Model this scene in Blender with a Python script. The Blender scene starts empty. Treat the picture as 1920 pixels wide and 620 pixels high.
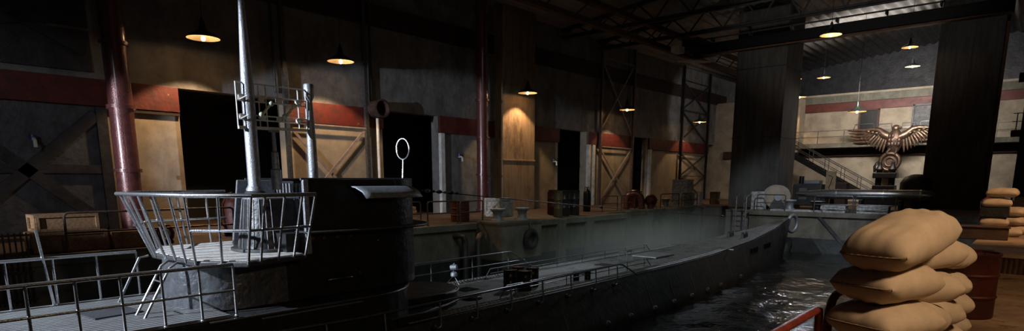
import bpy, bmesh, math, random
from mathutils import Vector, Matrix, noise
C = bpy.context.scene.collection
PI = math.pi
random.seed(7)
# ---------------------------------------------------------------- camera, light, exposure
sc = bpy.context.scene
cd = bpy.data.cameras.new('camera'); cam = bpy.data.objects.new('camera', cd); C.objects.link(cam)
cam.location = (0, 0, 1.65)
PITCH = math.atan2(202, 1120)
cam.rotation_euler = (PI/2 - PITCH, 0, math.radians(41.3))
cd.sensor_width = 36; cd.lens = 36*1120/1920
cd.shift_y = 230/1920; cd.clip_end = 300     # the photograph is the upper part of a taller frame
sc.camera = cam
sc.view_settings.view_transform = 'Standard'; sc.view_settings.look = 'None'
sc.view_settings.exposure = 0.0; sc.view_settings.gamma = 1; sc.view_settings.use_curve_mapping = False
w = bpy.data.worlds.new('world'); sc.world = w; w.use_nodes = True
w.node_tree.nodes['Background'].inputs[0].default_value = (0.55, 0.62, 0.7, 1)
w.node_tree.nodes['Background'].inputs[1].default_value = 0.012

def aim(o, tgt):
    d = Vector(tgt) - o.location
    o.rotation_euler = d.to_track_quat('-Z', 'Y').to_euler()
def spot(name, loc, tgt, power, col, deg, blend=.3, size=.1):
    l = bpy.data.lights.new(name, 'SPOT'); l.energy = power; l.color = col
    l.spot_size = math.radians(deg); l.spot_blend = blend; l.shadow_soft_size = size
    o = bpy.data.objects.new(name, l); C.objects.link(o); o.location = loc; aim(o, tgt); return o
def area(name, loc, tgt, power, col, sx, sy, spread=180):
    l = bpy.data.lights.new(name, 'AREA'); l.shape = 'RECTANGLE'; l.size = sx; l.size_y = sy; l.energy = power; l.color = col
    l.spread = math.radians(spread)
    o = bpy.data.objects.new(name, l); C.objects.link(o); o.location = loc; aim(o, tgt); return o
COLD = (.80, .88, 1.0); WARM = (1, .64, .33)
spot('floodlight_stern', (-11.7, -5.0, 5.8), (-9.8, 4.0, 1.1), 13500, COLD, 40, .45, .10)
spot('floodlight_quay', (-13.5, -9, 3.4), (-20.8, 11, 2.2), 11000, COLD, 21, .25, .08)
spot('gate_fill', (-11, -3, 6.5), (-23, 3, 1.6), 700, COLD, 44, .6, .15)  # added lamp without fixture, puts cold light on the gate
area('dock_fill', (-9, 14, 8.5), (-13, 19, -1), 110, (.72, .88, .82), 3, 8, 110)  # unseen fill light added over the basin, not a roof opening
area('back_wall_fill', (-7.5, 44, 7.6), (-8.5, 54, 4.5), 560, (1, .93, .84), 4, 1.0, 110)  # unseen fill added to brighten the back wall and the eagle
spot('water_glint_spot', (-9.3, 33.6, 5.6), (-6, 22, -2), 500, COLD, 80, .6, .10)  # unseen spot, placed to put glints on the water
spot('end_quay_fill', (-6.5, 27.5, 5.6), (-9.6, 35.2, .4), 1500, COLD, 52, .6, .15)  # unseen fill spot, lifts the objects on the end quay
spot('far_wall_fill', (-16.6, 41.5, 8.0), (-23, 51, 6.6), 520, (1, .93, .86), 62, .5, .1)  # soft light added to lift the far part of the left wall
spot('floodlight_pillar_side', (-8.5, 41.5, 6.0), (-11.9, 39.0, 4.2), 130, (1, .92, .85), 100, .7, .2)
area('roof_fill', (-10, 46.5, 8.8), (-10, 49, 12.2), 400, (1, .94, .87), 4, .6, 165)  # added fill facing up, unseen, makes the ceiling show
spot('roof_fill_near', (-9, 26, 5.0), (-9, 38, 12.4), 800, (1, .94, .87), 70, .6, .4)  # second added fill for the nearer part of the ceiling
spot('fore_deck_fill', (-13.5, 19.5, 6.0), (-9.6, 12.5, -.9), 600, COLD, 38, .8, .1)  # cold spot added to bring out the fore deck, no fixture
spot('low_glint_spot', (-8.0, 33.2, 3.4), (-5.5, 22, -2.2), 160, COLD, 80, .6, .05)  # second unseen spot, added to spread the glints on the water
spot('mist_fill', (-11.5, 21, 7.8), (-14.2, 25, -1.5), 520, (.75, .95, .9), 60, .9, .3)  # spot added from above only to light the mist
area('worklight_near', (1.5, 2.6, 3.5), (-.6, 4.0, 1.0), 78, (1, .70, .42), .35, .35)
spot('worklight_floor', (2.2, 8.5, 5.0), (1.0, 11.0, 0), 300, (1, .58, .28), 80, .8, .2)
spot('worklight_right', (2.2, 15.5, 4.5), (-.7, 18.5, .9), 800, (1, .62, .34), 70, .8, .2)
# ---------------------------------------------------------------- materials
def mat(name, c1, c2=None, scale=4, rough=.6, metal=0, bump=.2, detail=8, bscale=None, mix=(.4, .62), emit=None, strength=0, stretch=None, spec=.5, rvar=.15):
    m = bpy.data.materials.new(name); m.use_nodes = True
    nt = m.node_tree; n = nt.nodes; L = nt.links; b = n['Principled BSDF']
    b.inputs['Roughness'].default_value = rough; b.inputs['Metallic'].default_value = metal
    b.inputs['Specular IOR Level'].default_value = spec
    if emit:
        b.inputs['Emission Color'].default_value = (*emit, 1); b.inputs['Emission Strength'].default_value = strength
    c2 = c2 or tuple(x*.6 for x in c1)
    tc = n.new('ShaderNodeTexCoord'); mp = n.new('ShaderNodeMapping')
    if stretch: mp.inputs['Scale'].default_value = stretch
    L.new(tc.outputs['Object'], mp.inputs[0])
    nz = n.new('ShaderNodeTexNoise'); nz.inputs['Scale'].default_value = scale; nz.inputs['Detail'].default_value = detail
    nz.inputs['Roughness'].default_value = .65
    L.new(mp.outputs[0], nz.inputs['Vector'])
    r = n.new('ShaderNodeValToRGB'); r.color_ramp.elements[0].position = mix[0]; r.color_ramp.elements[1].position = mix[1]
    r.color_ramp.elements[0].color = (*c1, 1); r.color_ramp.elements[1].color = (*c2, 1)
    L.new(nz.outputs[0], r.inputs[0]); L.new(r.outputs[0], b.inputs['Base Color'])
    if rvar:
        mr = n.new('ShaderNodeMapRange'); mr.inputs[3].default_value = max(0.03, rough-rvar); mr.inputs[4].default_value = min(1, rough+rvar)
        L.new(nz.outputs[0], mr.inputs[0]); L.new(mr.outputs[0], b.inputs['Roughness'])
    if bump:
        nb = n.new('ShaderNodeTexNoise'); nb.inputs['Scale'].default_value = bscale or scale*4; nb.inputs['Detail'].default_value = 6
        L.new(mp.outputs[0], nb.inputs['Vector'])
        bp = n.new('ShaderNodeBump'); bp.inputs['Strength'].default_value = bump; bp.inputs['Distance'].default_value = .03
        L.new(nb.outputs[0], bp.inputs['Height']); L.new(bp.outputs[0], b.inputs['Normal'])
    return m
def two_noise(m, c3, scale, pos=(.5, .6), stretch=None, fac=1.0):
    """a second layer of large stains over the first colour"""
    nt = m.node_tree; n = nt.nodes; L = nt.links; b = n['Principled BSDF']
    src = b.inputs['Base Color'].links[0].from_socket
    tc = n.new('ShaderNodeTexCoord'); mp = n.new('ShaderNodeMapping'); L.new(tc.outputs['Object'], mp.inputs[0])
    if stretch: mp.inputs['Scale'].default_value = stretch
    nz = n.new('ShaderNodeTexNoise'); nz.inputs['Scale'].default_value = scale; nz.inputs['Detail'].default_value = 10; nz.inputs['Roughness'].default_value = .7
    L.new(mp.outputs[0], nz.inputs['Vector'])
    r = n.new('ShaderNodeValToRGB'); r.color_ramp.elements[0].position = pos[0]; r.color_ramp.elements[1].position = pos[1]
    r.color_ramp.elements[0].color = (0, 0, 0, 1); r.color_ramp.elements[1].color = (fac, fac, fac, 1)
    L.new(nz.outputs[0], r.inputs[0])
    mx = n.new('ShaderNodeMix'); mx.data_type = 'RGBA'; L.new(r.outputs[0], mx.inputs[0]); L.new(src, mx.inputs[6]); mx.inputs[7].default_value = (*c3, 1)
    L.new(mx.outputs[2], b.inputs['Base Color'])
    return m
plaster = two_noise(mat('cream_plaster', (.36, .30, .23), (.25, .21, .16), 1.2, .85, 0, .35, bscale=5), (.16, .13, .10), .7, (.55, .72), (1, 1, .4), .8)
greywall = two_noise(mat('grey_plaster', (.20, .195, .195), (.13, .125, .125), 1.5, .8, 0, .5, bscale=5), (.06, .05, .045), .9, (.5, .7), (1, 1, .5), .8)
darksteel = mat('dark_steel_sheet', (.05, .052, .06), (.025, .025, .03), 1.5, .5, .3, .5, bscale=6)
redpaint = two_noise(mat('red_band_paint', (.12, .018, .014), (.065, .013, .011), 2.5, .55, 0, .3), (.35, .22, .12), 3.2, (.66, .70), (1, 1, .8))
darkband = two_noise(mat('dark_band_paint', (.035, .018, .014), (.02, .012, .01), 2, .7, 0, .3), (.10, .07, .05), 3, (.66, .72))
pipered = mat('red_pipe_paint', (.17, .055, .052), (.11, .036, .036), 6, .30, .3, .35, bscale=30)
for _b in [pipered.node_tree.nodes['Principled BSDF']]: _b.inputs['Coat Weight'].default_value = .8; _b.inputs['Coat Roughness'].default_value = .18
concrete = two_noise(mat('stained_concrete', (.17, .16, .13), (.11, .105, .085), 1.5, .85, 0, .4, bscale=6), (.07, .065, .045), .9, (.48, .65), (1, 1, .25), .85)
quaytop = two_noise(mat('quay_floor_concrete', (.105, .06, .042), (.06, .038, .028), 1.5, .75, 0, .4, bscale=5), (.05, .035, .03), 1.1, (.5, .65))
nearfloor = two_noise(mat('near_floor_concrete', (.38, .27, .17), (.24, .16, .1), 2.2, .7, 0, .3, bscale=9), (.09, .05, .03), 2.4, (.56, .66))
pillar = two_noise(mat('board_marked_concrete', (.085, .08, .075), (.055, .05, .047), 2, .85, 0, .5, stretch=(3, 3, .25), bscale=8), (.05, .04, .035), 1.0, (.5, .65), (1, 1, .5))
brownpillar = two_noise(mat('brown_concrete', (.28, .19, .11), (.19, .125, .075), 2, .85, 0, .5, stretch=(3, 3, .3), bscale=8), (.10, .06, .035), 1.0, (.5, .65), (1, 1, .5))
wetline = mat('weed_dark_concrete', (.035, .042, .04), (.02, .024, .024), 2, .5, 0, .4)
roofmat = mat('corrugated_roof_sheet', (.36, .34, .32), (.26, .25, .24), .8, .6, .1, .1)
steelbeam = mat('grey_steel_beam', (.07, .07, .072), (.045, .045, .048), 3, .5, .5, .2)
rustbeam = mat('rusty_orange_steel', (.14, .06, .03), (.07, .032, .02), 3, .7, .2, .3)
tube = mat('bright_galvanised_tube', (.62, .63, .65), (.45, .46, .48), 10, .28, .9, .1)
tubed = mat('dull_grey_tube', (.22, .225, .23), (.13, .135, .14), 10, .36, .8, .1)
tuberust = mat('brown_pipe_rail', (.14, .09, .075), (.07, .045, .04), 8, .5, .4, .2)
redrail = mat('red_pipe_rail', (.30, .05, .03), (.16, .035, .025), 8, .4, .2, .3)
whitepost = mat('white_painted_post', (.72, .74, .74), (.5, .5, .5), 3, .6, 0, .2)
hullm = mat('black_hull_paint', (.050, .055, .057), (.028, .031, .033), 2.5, .5, .3, .35, bscale=6, rvar=.2)
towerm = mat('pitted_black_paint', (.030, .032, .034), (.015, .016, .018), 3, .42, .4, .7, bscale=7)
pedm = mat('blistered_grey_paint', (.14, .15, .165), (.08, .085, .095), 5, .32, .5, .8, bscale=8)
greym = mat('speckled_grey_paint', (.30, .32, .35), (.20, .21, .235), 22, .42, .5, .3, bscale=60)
platm = two_noise(mat('worn_platform_plate', (.46, .45, .43), (.34, .33, .32), 7, .6, .1, .3, bscale=40), (.20, .11, .06), 4, (.56, .68))
deckwood = mat('weathered_grey_slats', (.15, .155, .16), (.09, .092, .095), 9, .55, .1, .3, stretch=(4, .4, 4))
deckplate = two_noise(mat('gritty_deck_plate', (.15, .155, .155), (.09, .095, .095), 14, .62, .1, .5, bscale=60), (.04, .042, .042), 2.4, (.5, .62))
gratem = mat('deck_grating_steel', (.30, .31, .31), (.18, .19, .19), 10, .5, .5, .2)
blackm = mat('black_iron', (.02, .02, .022), (.012, .012, .013), 6, .4, .5, .2)
drumdk = mat('dark_drum_paint', (.045, .045, .045), (.025, .026, .027), 5, .32, .5, .2)
drumred = mat('oxide_red_drum_paint', (.10, .018, .012), (.055, .013, .01), 3, .55, .2, .25)
olive = mat('olive_drum_paint', (.16, .125, .06), (.10, .08, .045), 4, .4, .3, .2)
wood = mat('crate_pine', (.30, .17, .085), (.17, .095, .05), 3, .7, 0, .3, stretch=(1, 6, 6))
darkwood = mat('dark_stained_timber', (.085, .04, .025), (.045, .024, .018), 4, .7, 0, .3, stretch=(1, 5, 5))
greycrate = mat('chipped_grey_crate_paint', (.46, .47, .47), (.20, .20, .2), 7, .6, 0, .4, bscale=20)
rubber = mat('tyre_rubber', (.018, .018, .018), (.01, .01, .01), 8, .7, 0, .3)
rope = mat('brown_rope', (.16, .10, .06), (.09, .06, .04), 30, .9, 0, .3)
burlap = mat('burlap_cloth', (.52, .405, .30), (.45, .35, .255), 7, .9, 0, .12, bscale=260, spec=.15, rvar=0)
seamm = mat('burlap_seam_thread', (.30, .20, .12), (.22, .15, .09), 60, .9, 0, .3, bscale=200)
bronze = mat('aged_bronze', (.25, .165, .12), (.12, .08, .06), 5, .36, .8, .3)
bronzedk = mat('dark_bronze', (.12, .075, .055), (.06, .04, .03), 5, .42, .7, .3)
shadeout = mat('dark_green_enamel', (.025, .035, .03), (.018, .022, .02), 5, .3, .3, .1)
shadein = mat('cream_enamel', (.85, .72, .48), (.8, .66, .42), 3, .45, 0, 0)
bulbm = mat('lit_bulb', (1, .8, .5), (1, .8, .5), 3, .5, 0, 0, emit=(1, .78, .5), strength=9)
spark = mat('porcelain', (.7, .7, .66), (.55, .55, .5), 8, .2, 0, 0)
verdigris = mat('pale_green_insulator', (.50, .58, .42), (.35, .42, .3), 10, .3, 0, .1)
paper = mat('beige_notice_board', (.42, .30, .17), (.30, .2, .12), 6, .8, 0, .1)
torp = mat('brushed_torpedo_steel', (.34, .35, .36), (.24, .25, .26), 3, .28, .85, .1, stretch=(.3, 4, 4))
darkroom = mat('unlit_room_dark', (.02, .02, .022), (.014, .014, .015), 1, .9, 0, .1)  # darkness of the unlit rooms is put into this colour
pinkst = mat('faded_primer_steel', (.34, .27, .24), (.24, .19, .17), 4, .5, .1, .2)
brick = mat('orange_brick', (.45, .22, .11), (.30, .14, .07), 8, .8, 0, .3)
# ---------------------------------------------------------------- mesh helpers
class MB:
    def __init__(s): s.b = bmesh.new()
    def box(s, c, size, rot=None):
        r = bmesh.ops.create_cube(s.b, size=1)['verts']
        M = Matrix.Translation(c) @ (rot.to_matrix().to_4x4() if hasattr(rot, 'to_matrix') else (rot or Matrix())) @ Matrix.Diagonal((*size, 1))
        bmesh.ops.transform(s.b, matrix=M, verts=r); return s
    def bar(s, p, q, w, h):
        p = Vector(p); q = Vector(q); d = q-p
        M = d.to_track_quat('X', 'Z').to_matrix().to_4x4()
        return s.box((p+q)/2, (d.length, w, h), M)
    def cyl(s, p, q, r, r2=None, seg=16):
        p = Vector(p); q = Vector(q); d = q-p
        v = bmesh.ops.create_cone(s.b, cap_ends=True, segments=seg, radius1=r, radius2=r if r2 is None else max(r2, .0005), depth=d.length)['verts']
        M = Matrix.Translation((p+q)/2) @ d.to_track_quat('Z', 'Y').to_matrix().to_4x4()
        bmesh.ops.transform(s.b, matrix=M, verts=v); return s
    def ball(s, c, r, scale=(1, 1, 1), seg=16):
        v = bmesh.ops.create_uvsphere(s.b, u_segments=seg, v_segments=max(6, seg//2), radius=r)['verts']
        bmesh.ops.transform(s.b, matrix=Matrix.Translation(c) @ Matrix.Diagonal((*scale, 1)), verts=v); return s
    def tube(s, pts, r, seg=8, closed=False):
        pts = [Vector(p) for p in pts]; n = len(pts); rings = []; up = None
        for i in range(n):
            if closed: t = pts[(i+1) % n]-pts[i-1]
            else: t = pts[min(i+1, n-1)]-pts[max(i-1, 0)]
            t.normalize()
            if up is None: up = t.orthogonal().normalized()
            else:
                up = (up-t*up.dot(t))
                up = up.normalized() if up.length > 1e-5 else t.orthogonal().normalized()
            sd = t.cross(up)
            rr = r[i] if isinstance(r, (list, tuple)) else r
            rings.append([s.b.verts.new(pts[i]+(up*math.cos(a)+sd*math.sin(a))*rr) for a in [2*PI*k/seg for k in range(seg)]])
        m = n if closed else n-1
        for i in range(m):
            A = rings[i]; B = rings[(i+1) % n]
            for k in range(seg): s.b.faces.new((A[k], A[(k+1) % seg], B[(k+1) % seg], B[k]))
        if not closed: s.b.faces.new(rings[0][::-1]); s.b.faces.new(rings[-1])
        return s
    def lathe(s, prof, c=(0, 0, 0), seg=24, M=None, cap=True):
        rings = []
        for r, z in prof:
            rings.append([s.b.verts.new((M or Matrix()) @ Vector((r*math.cos(2*PI*k/seg), r*math.sin(2*PI*k/seg), z))+Vector(c)) for k in range(seg)])
        for A, B in zip(rings, rings[1:]):
            for k in range(seg): s.b.faces.new((A[k], A[(k+1) % seg], B[(k+1) % seg], B[k]))
        if cap: s.b.faces.new(rings[0][::-1]); s.b.faces.new(rings[-1])
        return s
    def prism(s, poly, z0, z1, top=None):
        """plan outline lifted from z0 to z1; top = another outline of the same count"""
        top = top or poly
        A = [s.b.verts.new((x, y, z0)) for x, y in poly]; B = [s.b.verts.new((x, y, z1)) for x, y in top]
        n = len(A); s.b.faces.new(A[::-1]); s.b.faces.new(B)
        for k in range(n): s.b.faces.new((A[k], A[(k+1) % n], B[(k+1) % n], B[k]))
        return s
    def sheet(s, rows):
        R = [[s.b.verts.new(p) for p in row] for row in rows]
        for a, b in zip(R, R[1:]):
            for k in range(len(a)-1): s.b.faces.new((a[k], a[k+1], b[k+1], b[k]))
        return s
    def move(s, M): bmesh.ops.transform(s.b, matrix=M, verts=s.b.verts); return s
    def build(s, name, m, parent=None, smooth=False, bevel=0, world=False, auto=True):
        if world and parent is not None:
            o = parent; off = Vector()
            while o is not None: off += o.location; o = o.parent
            bmesh.ops.translate(s.b, vec=-off, verts=s.b.verts)
        bmesh.ops.recalc_face_normals(s.b, faces=s.b.faces)
        me = bpy.data.meshes.new(name); s.b.to_mesh(me); s.b.free()
        me.materials.append(m)
        if smooth:
            me.shade_smooth()
            if auto: me.set_sharp_from_angle(angle=math.radians(42))
        o = bpy.data.objects.new(name, me); C.objects.link(o)
        if parent is not None: o.parent = parent
        if bevel:
            bv = o.modifiers.new('bevel', 'BEVEL'); bv.width = bevel; bv.segments = 2; bv.limit_method = 'ANGLE'
        return o
def arc(c, r, a0, a1, n, plane='xz'):
    out = []
    for i in range(n+1):
        a = a0+(a1-a0)*i/n; u = r*math.cos(a); v = r*math.sin(a)
        out.append((c[0]+u, c[1], c[2]+v) if plane == 'xz' else (c[0], c[1]+u, c[2]+v) if plane == 'yz' else (c[0]+u, c[1]+v, c[2]))
    return out
def tag(o, label, cat, group=None, kind=None):
    o['label'] = label; o['category'] = cat
    if group: o['group'] = group
    if kind: o['kind'] = kind
    return o
def thing(name, label, cat, loc=(0, 0, 0), rz=0, group=None):
    o = bpy.data.objects.new(name, None); o.empty_display_size = .1; C.objects.link(o)
    o.location = loc; o.rotation_euler = (0, 0, rz); return tag(o, label, cat, group)
def struct(name, mb, m, label=None, **k):
    o = mb.build(name, m, **k); o['kind'] = 'structure'
    if label: o['label'] = label
    return o
def roof_z(x, y=0): return 12.75-.11*abs(x+5)
def dup(root, loc, rz, label, group=None):
    r = root.copy(); C.objects.link(r); r.location = loc; r.rotation_euler = (0, 0, rz); r['label'] = label
    if group: r['group'] = group
    for ch in list(root.children):
        c = ch.copy(); C.objects.link(c); c.parent = r
        for g in list(ch.children):
            d = g.copy(); C.objects.link(d); d.parent = c
    return r
# ---------------------------------------------------------------- the hall
WX = -23.0; ZB0, ZB1 = 3.97, 4.80
def wallseg(y0, y1, z0, z1, m, x=WX, t=.5): return struct('wall_left', MB().box((x-t/2, (y0+y1)/2, (z0+z1)/2), (t, y1-y0, z1-z0)), m)
wallseg(-14, 60, 4.8, 10.7, greywall)
wallseg(-14, 6.35, 0, 4.8, greywall)
for y0, y1, m in ((6.35, 8.56, plaster), (12.5, 17.2, plaster), (20.6, 24.6, greywall), (24.6, 30.5, plaster), (33.6, 39.4, plaster), (41.8, 52.6, plaster), (54.7, 56, plaster)):
    wallseg(y0, y1, 0, 4.8, m)
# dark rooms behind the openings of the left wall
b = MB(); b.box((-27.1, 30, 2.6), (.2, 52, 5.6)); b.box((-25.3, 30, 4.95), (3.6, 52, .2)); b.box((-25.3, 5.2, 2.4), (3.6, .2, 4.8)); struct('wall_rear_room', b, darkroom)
# painted bands along the left wall
for y0, y1, m in ((-14, 6.4, redpaint), (6.4, 8.56, redpaint), (12.5, 17.2, redpaint), (20.6, 24.6, redpaint), (27.4, 30.5, redpaint), (33.9, 39.4, redpaint), (41.8, 52.6, redpaint)):
    struct('trim_1', MB().box((WX+.06, (y0+y1)/2, (ZB0+ZB1)/2), (.16, y1-y0-.02, ZB1-ZB0)), m, bevel=.01)
for y0, y1 in ((-14, 24.6), (27.4, 56)):
    struct('trim_2', MB().box((WX+.05, (y0+y1)/2, 8.75), (.14, y1-y0, .9)), darkband)
struct('trim_3', MB().box((WX+.06, 7.5, 3.9), (.1, 2.1, .1)), darkband)
# the concrete pilaster on the left wall
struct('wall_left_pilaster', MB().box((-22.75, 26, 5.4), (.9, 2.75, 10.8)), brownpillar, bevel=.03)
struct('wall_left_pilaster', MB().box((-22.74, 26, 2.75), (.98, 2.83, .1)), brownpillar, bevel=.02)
# white painted door jambs catching the floodlight
for i, y in enumerate((20.75, 33.75, 34.3, 42.0)):
    struct('trim_4', MB().box((WX+.08, y, 1.99), (.22, .26, 3.96)), whitepost, bevel=.01)
# sheet steel panel at the far left of the wall with its braces
t = thing('steel_sliding_gate', 'huge dark steel gate with crossed braces at the far left of the wall', 'gate', (WX+.12, 2.6, 0))
b = MB(); b.box((WX+.08, 1.9, 1.98), (.12, 8.6, 3.9)); b.build('gate_panel', mat('cold_grey_gate_paint', (.09, .095, .11), (.05, .053, .062), 2, .5, .2, .6, bscale=7), t, world=True)
for a_, c_ in (((2.2, .2), (6.0, 3.7)), ((2.2, 3.7), (6.0, .2)), ((-2, .2), (2.2, 3.7)), ((-2, 3.7), (2.2, .2))):
    MB().bar((WX+.2, a_[0], a_[1]), (WX+.2, c_[0], c_[1]), .12, .34).build('brace', darksteel, t, world=True)
for y in (-2, 2.1, 6.15): MB().box((WX+.2, y, 1.98), (.14, .3, 3.9)).build('stile', darksteel, t, world=True)
MB().box((WX+.2, 2, 2.0), (.1, 8.3, .26)).build('rail', darksteel, t, world=True)
# upper dark sheets above the band at the far left
for k, (z0, z1) in enumerate(((5.0, 6.2), (6.3, 8.2))):
    b = MB(); b.box((WX+.06, 1.8, (z0+z1)/2), (.08, 8.6, z1-z0)); struct('wall_left_cladding', b, darksteel)
b = MB(); b.bar((WX+.14, -1, 5.2), (WX+.14, 5.9, 6.6), .1, .3); b.bar((WX+.14, 5.9, 5.6), (WX+.14, 1, 8), .1, .3); struct('wall_left_cladding', b, darksteel)
# steel frames standing against the wall (posts with crossed braces)
def frame(y0, y1, x, label, low, high, post=tubed, br=tubed):
    t = thing('braced_steel_frame', label, 'steel frame', (x, (y0+y1)/2, 0), 0, 'braced steel frames along the left wall')
    for y in (y0, y1): MB().box((x, y, 5.35), (.16, .16, 10.7)).build('post', post, t, world=True)
    for grp, zs in (('low', low), ('high', high)):
        for z0, z1 in zs:
            MB().bar((x-.05, y0, z0), (x-.05, y1, z1), .06, .11).build('brace', br, t, world=True)
            MB().bar((x-.1, y0, z1), (x-.1, y1, z0), .06, .11).build('brace', br, t, world=True)
            MB().bar((x, y0, z1), (x, y1, z1), .06, .06).build('cross_rail', br, t, world=True)
frame(12.45, 16.2, -22.75, 'pale steel frame with one crossed brace, right behind the radar aerial', [(.1, 3.9)], [], tubed, pinkst)
b = 0
frame(34.9, 39.1, -22.75, 'tall braced steel frame beyond the pilaster, behind the red elbow pipe', [(.1, 3.9)], [(4.9, 9.6)], tuberust, pinkst)
frame(46.9, 51.9, -22.75, 'farthest braced steel frame on the left wall, above the stacked crates', [(.1, 2.0), (2.0, 3.9)], [(4.9, 7.3), (7.3, 9.6)], blackm, steelbeam)
# two thin wall conduits and a glossy cable clip light
for y, x, lb in ((12.1, -22.85, 'thin vertical conduit up the wall left of the radar aerial'), (16.6, -22.85, 'thin vertical conduit above the round duct end')):
    o = MB().cyl((x, y, 5), (x, y, 10.6), .05).build('wall_conduit', steelbeam, smooth=True); tag(o, lb, 'pipe', 'thin conduits on the left wall')
# round duct end
t = thing('round_duct', 'round open duct end standing on a slim post before the wall', 'duct', (-22.5, 16.6, 0))
MB().cyl((-22.5, 16.6, 0), (-22.5, 16.6, 4.35), .07).build('post', whitepost, t, True, world=True)
M = Matrix.Rotation(PI/2, 4, 'Y')
MB().lathe([(.30, -.35), (.36, -.3), (.36, .25), (.40, .3), (.33, .32), (.30, .2), (.28, -.3)], (-22.4, 16.6, 4.75), 28, M).build('duct_ring', tuberust, t, True, world=True)
# red downpipes
def redpipe(x, y, r, label):
    t = thing('red_downpipe', label, 'pipe', (x, y, 0), 0, 'red downpipes on the left wall')
    MB().cyl((x, y, 0), (x, y, 10.7), r, seg=28).build('pipe_body', pipered, t, True, world=True)
    for z in (.12, 1.95, 3.85, 5.7, 7.9, 10): MB().cyl((x, y, z-.05), (x, y, z+.05), r+.06, seg=28).build('flange', pipered, t, True, world=True)
redpipe(-21.5, 6.35, .33, 'thick red downpipe standing left of the first pendant lamp')
redpipe(-22.3, 23.05, .31, 'red downpipe beside the brown concrete pilaster')
# small tap lights on the wall
for y, z, x, lb in ((4.3, 2.75, -22.7, 'small brass tap on the dark gate at far left'), (21.9, 2.75, -22.9, 'small brass tap on the grey wall left of the second red pipe'), (29.9, 2.7, -22.9, 'small brass tap on the wall just right of the pilaster')):
    t = thing('wall_tap', lb, 'tap', (x, y, z), 0, 'brass taps on the left wall')
    b = MB(); b.tube([(0, 0, .1), (.18, 0, .1), (.26, 0, .06), (.28, 0, -.14)], .05); b.build('spout', spark, t, True)
    MB().cyl((.06, 0, .1), (.06, 0, .24), .09).build('hand_wheel', mat('blue_enamel', (.03, .05, .2), (.02, .03, .12), 5, .3), t, True)
# floors
e = [(-16.5, -14), (-16.5, 16.6), (-15.1, 16.6), (-15.1, 19.0), (-15.7, 19.0), (-15.7, 26.5), (-16.9, 26.5), (-16.9, 38.0), (-15.6, 38.0), (-15.6, 39.4), (-12.2, 39.4), (-12.2, 34.0), (-1.2, 34.0), (-1.2, -14)]
left = [(-28, -14)]+e[:10]+[(-12.2, 39.4), (-12.2, 56), (-28, 56)]
b = MB(); b.prism(left, -.08, 0); struct('floor', b, quaytop)
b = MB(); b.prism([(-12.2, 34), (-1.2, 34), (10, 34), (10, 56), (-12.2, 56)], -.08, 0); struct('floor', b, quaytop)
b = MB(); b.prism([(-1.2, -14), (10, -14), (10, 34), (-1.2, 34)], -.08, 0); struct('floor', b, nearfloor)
# quay walls
def qwall(p, q, z0=-4, z1=-.08, m=concrete, t=.3, name='wall_quay'):
    p = Vector((*p, 0)); q = Vector((*q, 0)); d = (q-p); n = Vector((-d.y, d.x, 0)).normalized()*t/2
    c = (p+q)/2+n
    return struct(name, MB().box((c.x, c.y, (z0+z1)/2), (d.length+.001, t, z1-z0), Matrix.Rotation(math.atan2(d.y, d.x), 4, 'Z')), m)
for p, q in zip(e[:12], e[1:13]): qwall(p, q)
qwall(e[12], e[13])
for p, q in zip(e[:13], e[1:14]):   # dark tide mark at the foot of the quay walls
    pv = Vector((*p, 0)); qv = Vector((*q, 0)); n = Vector(((qv-pv).y, -(qv-pv).x, 0)).normalized()*.02
    qwall((pv+n)[:2], (qv+n)[:2], -4, -1.35, wetline, .04, 'wall_quay_tide_mark')
# kerb along the quay
for p, q, m in ((e[0], e[1], concrete), (e[4], e[5], concrete), (e[6], e[7], concrete), (e[11], e[12], concrete)):
    d = Vector((q[0]-p[0], q[1]-p[1], 0)); n = Vector((d.y, -d.x, 0)).normalized()*.0
    c = ((p[0]+q[0])/2, (p[1]+q[1])/2, -.1)
    struct('trim_5', MB().box(c, (d.length, .22, .24), Matrix.Rotation(math.atan2(d.y, d.x), 4, 'Z')), m, bevel=.02)
# wall ribs
for x, y in ((-15.68, 21.0), (-15.68, 23.2), (-16.88, 28.6), (-16.88, 31), (-16.88, 35.6)):
    struct('wall_quay_rib', MB().box((x+.08, y, -1.1), (.22, .5, 2.2)), concrete, bevel=.02)
# lighter pilasters of the left quay wall
for y in (33.6, 37.6): struct('wall_quay_rib', MB().box((-16.7, y, -1.1), (.5, 1.4, 2.2)), greywall, bevel=.02)
# braces on the end wall of the basin
b = MB(); b.bar((-8.6, 33.95, -.2), (-6.6, 33.95, -2.4), .06, .14); b.bar((-4.8, 33.95, -.2), (-6.6, 33.95, -2.4), .06, .14); struct('wall_quay_brace', b, steelbeam)
# back wall
struct('wall_back', MB().box((-9, 54.2, 4.2), (38, .4, 8.4)), plaster)
struct('wall_back', MB().box((-9, 60.2, 10.4), (38, .4, 5)), darksteel)
struct('ceiling_rear_soffit', MB().box((-9, 57.2, 8.3), (28, 6, .15)), darksteel)
struct('trim_6', MB().box((-4, 53.9, 7.95), (23.6, .3, .55)), concrete)
struct('trim_7', MB().box((-4, 53.92, 7.35), (23.4, .2, .62)), redpaint)
struct('trim_8', MB().box((-9, 53.9, 3.85), (26, .3, .62)), darkband)
struct('wall_back_return', MB().box((-16.2, 53.3, 6), (1.6, 1.5, 4.2)), plaster)
struct('wall_right', MB().box((6.5, 20, 5.6), (.4, 72, 11.6)), greywall)
struct('wall_back_right', MB().box((2.4, 46, 5.8), (7.6, .4, 11.6)), darksteel)
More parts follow.
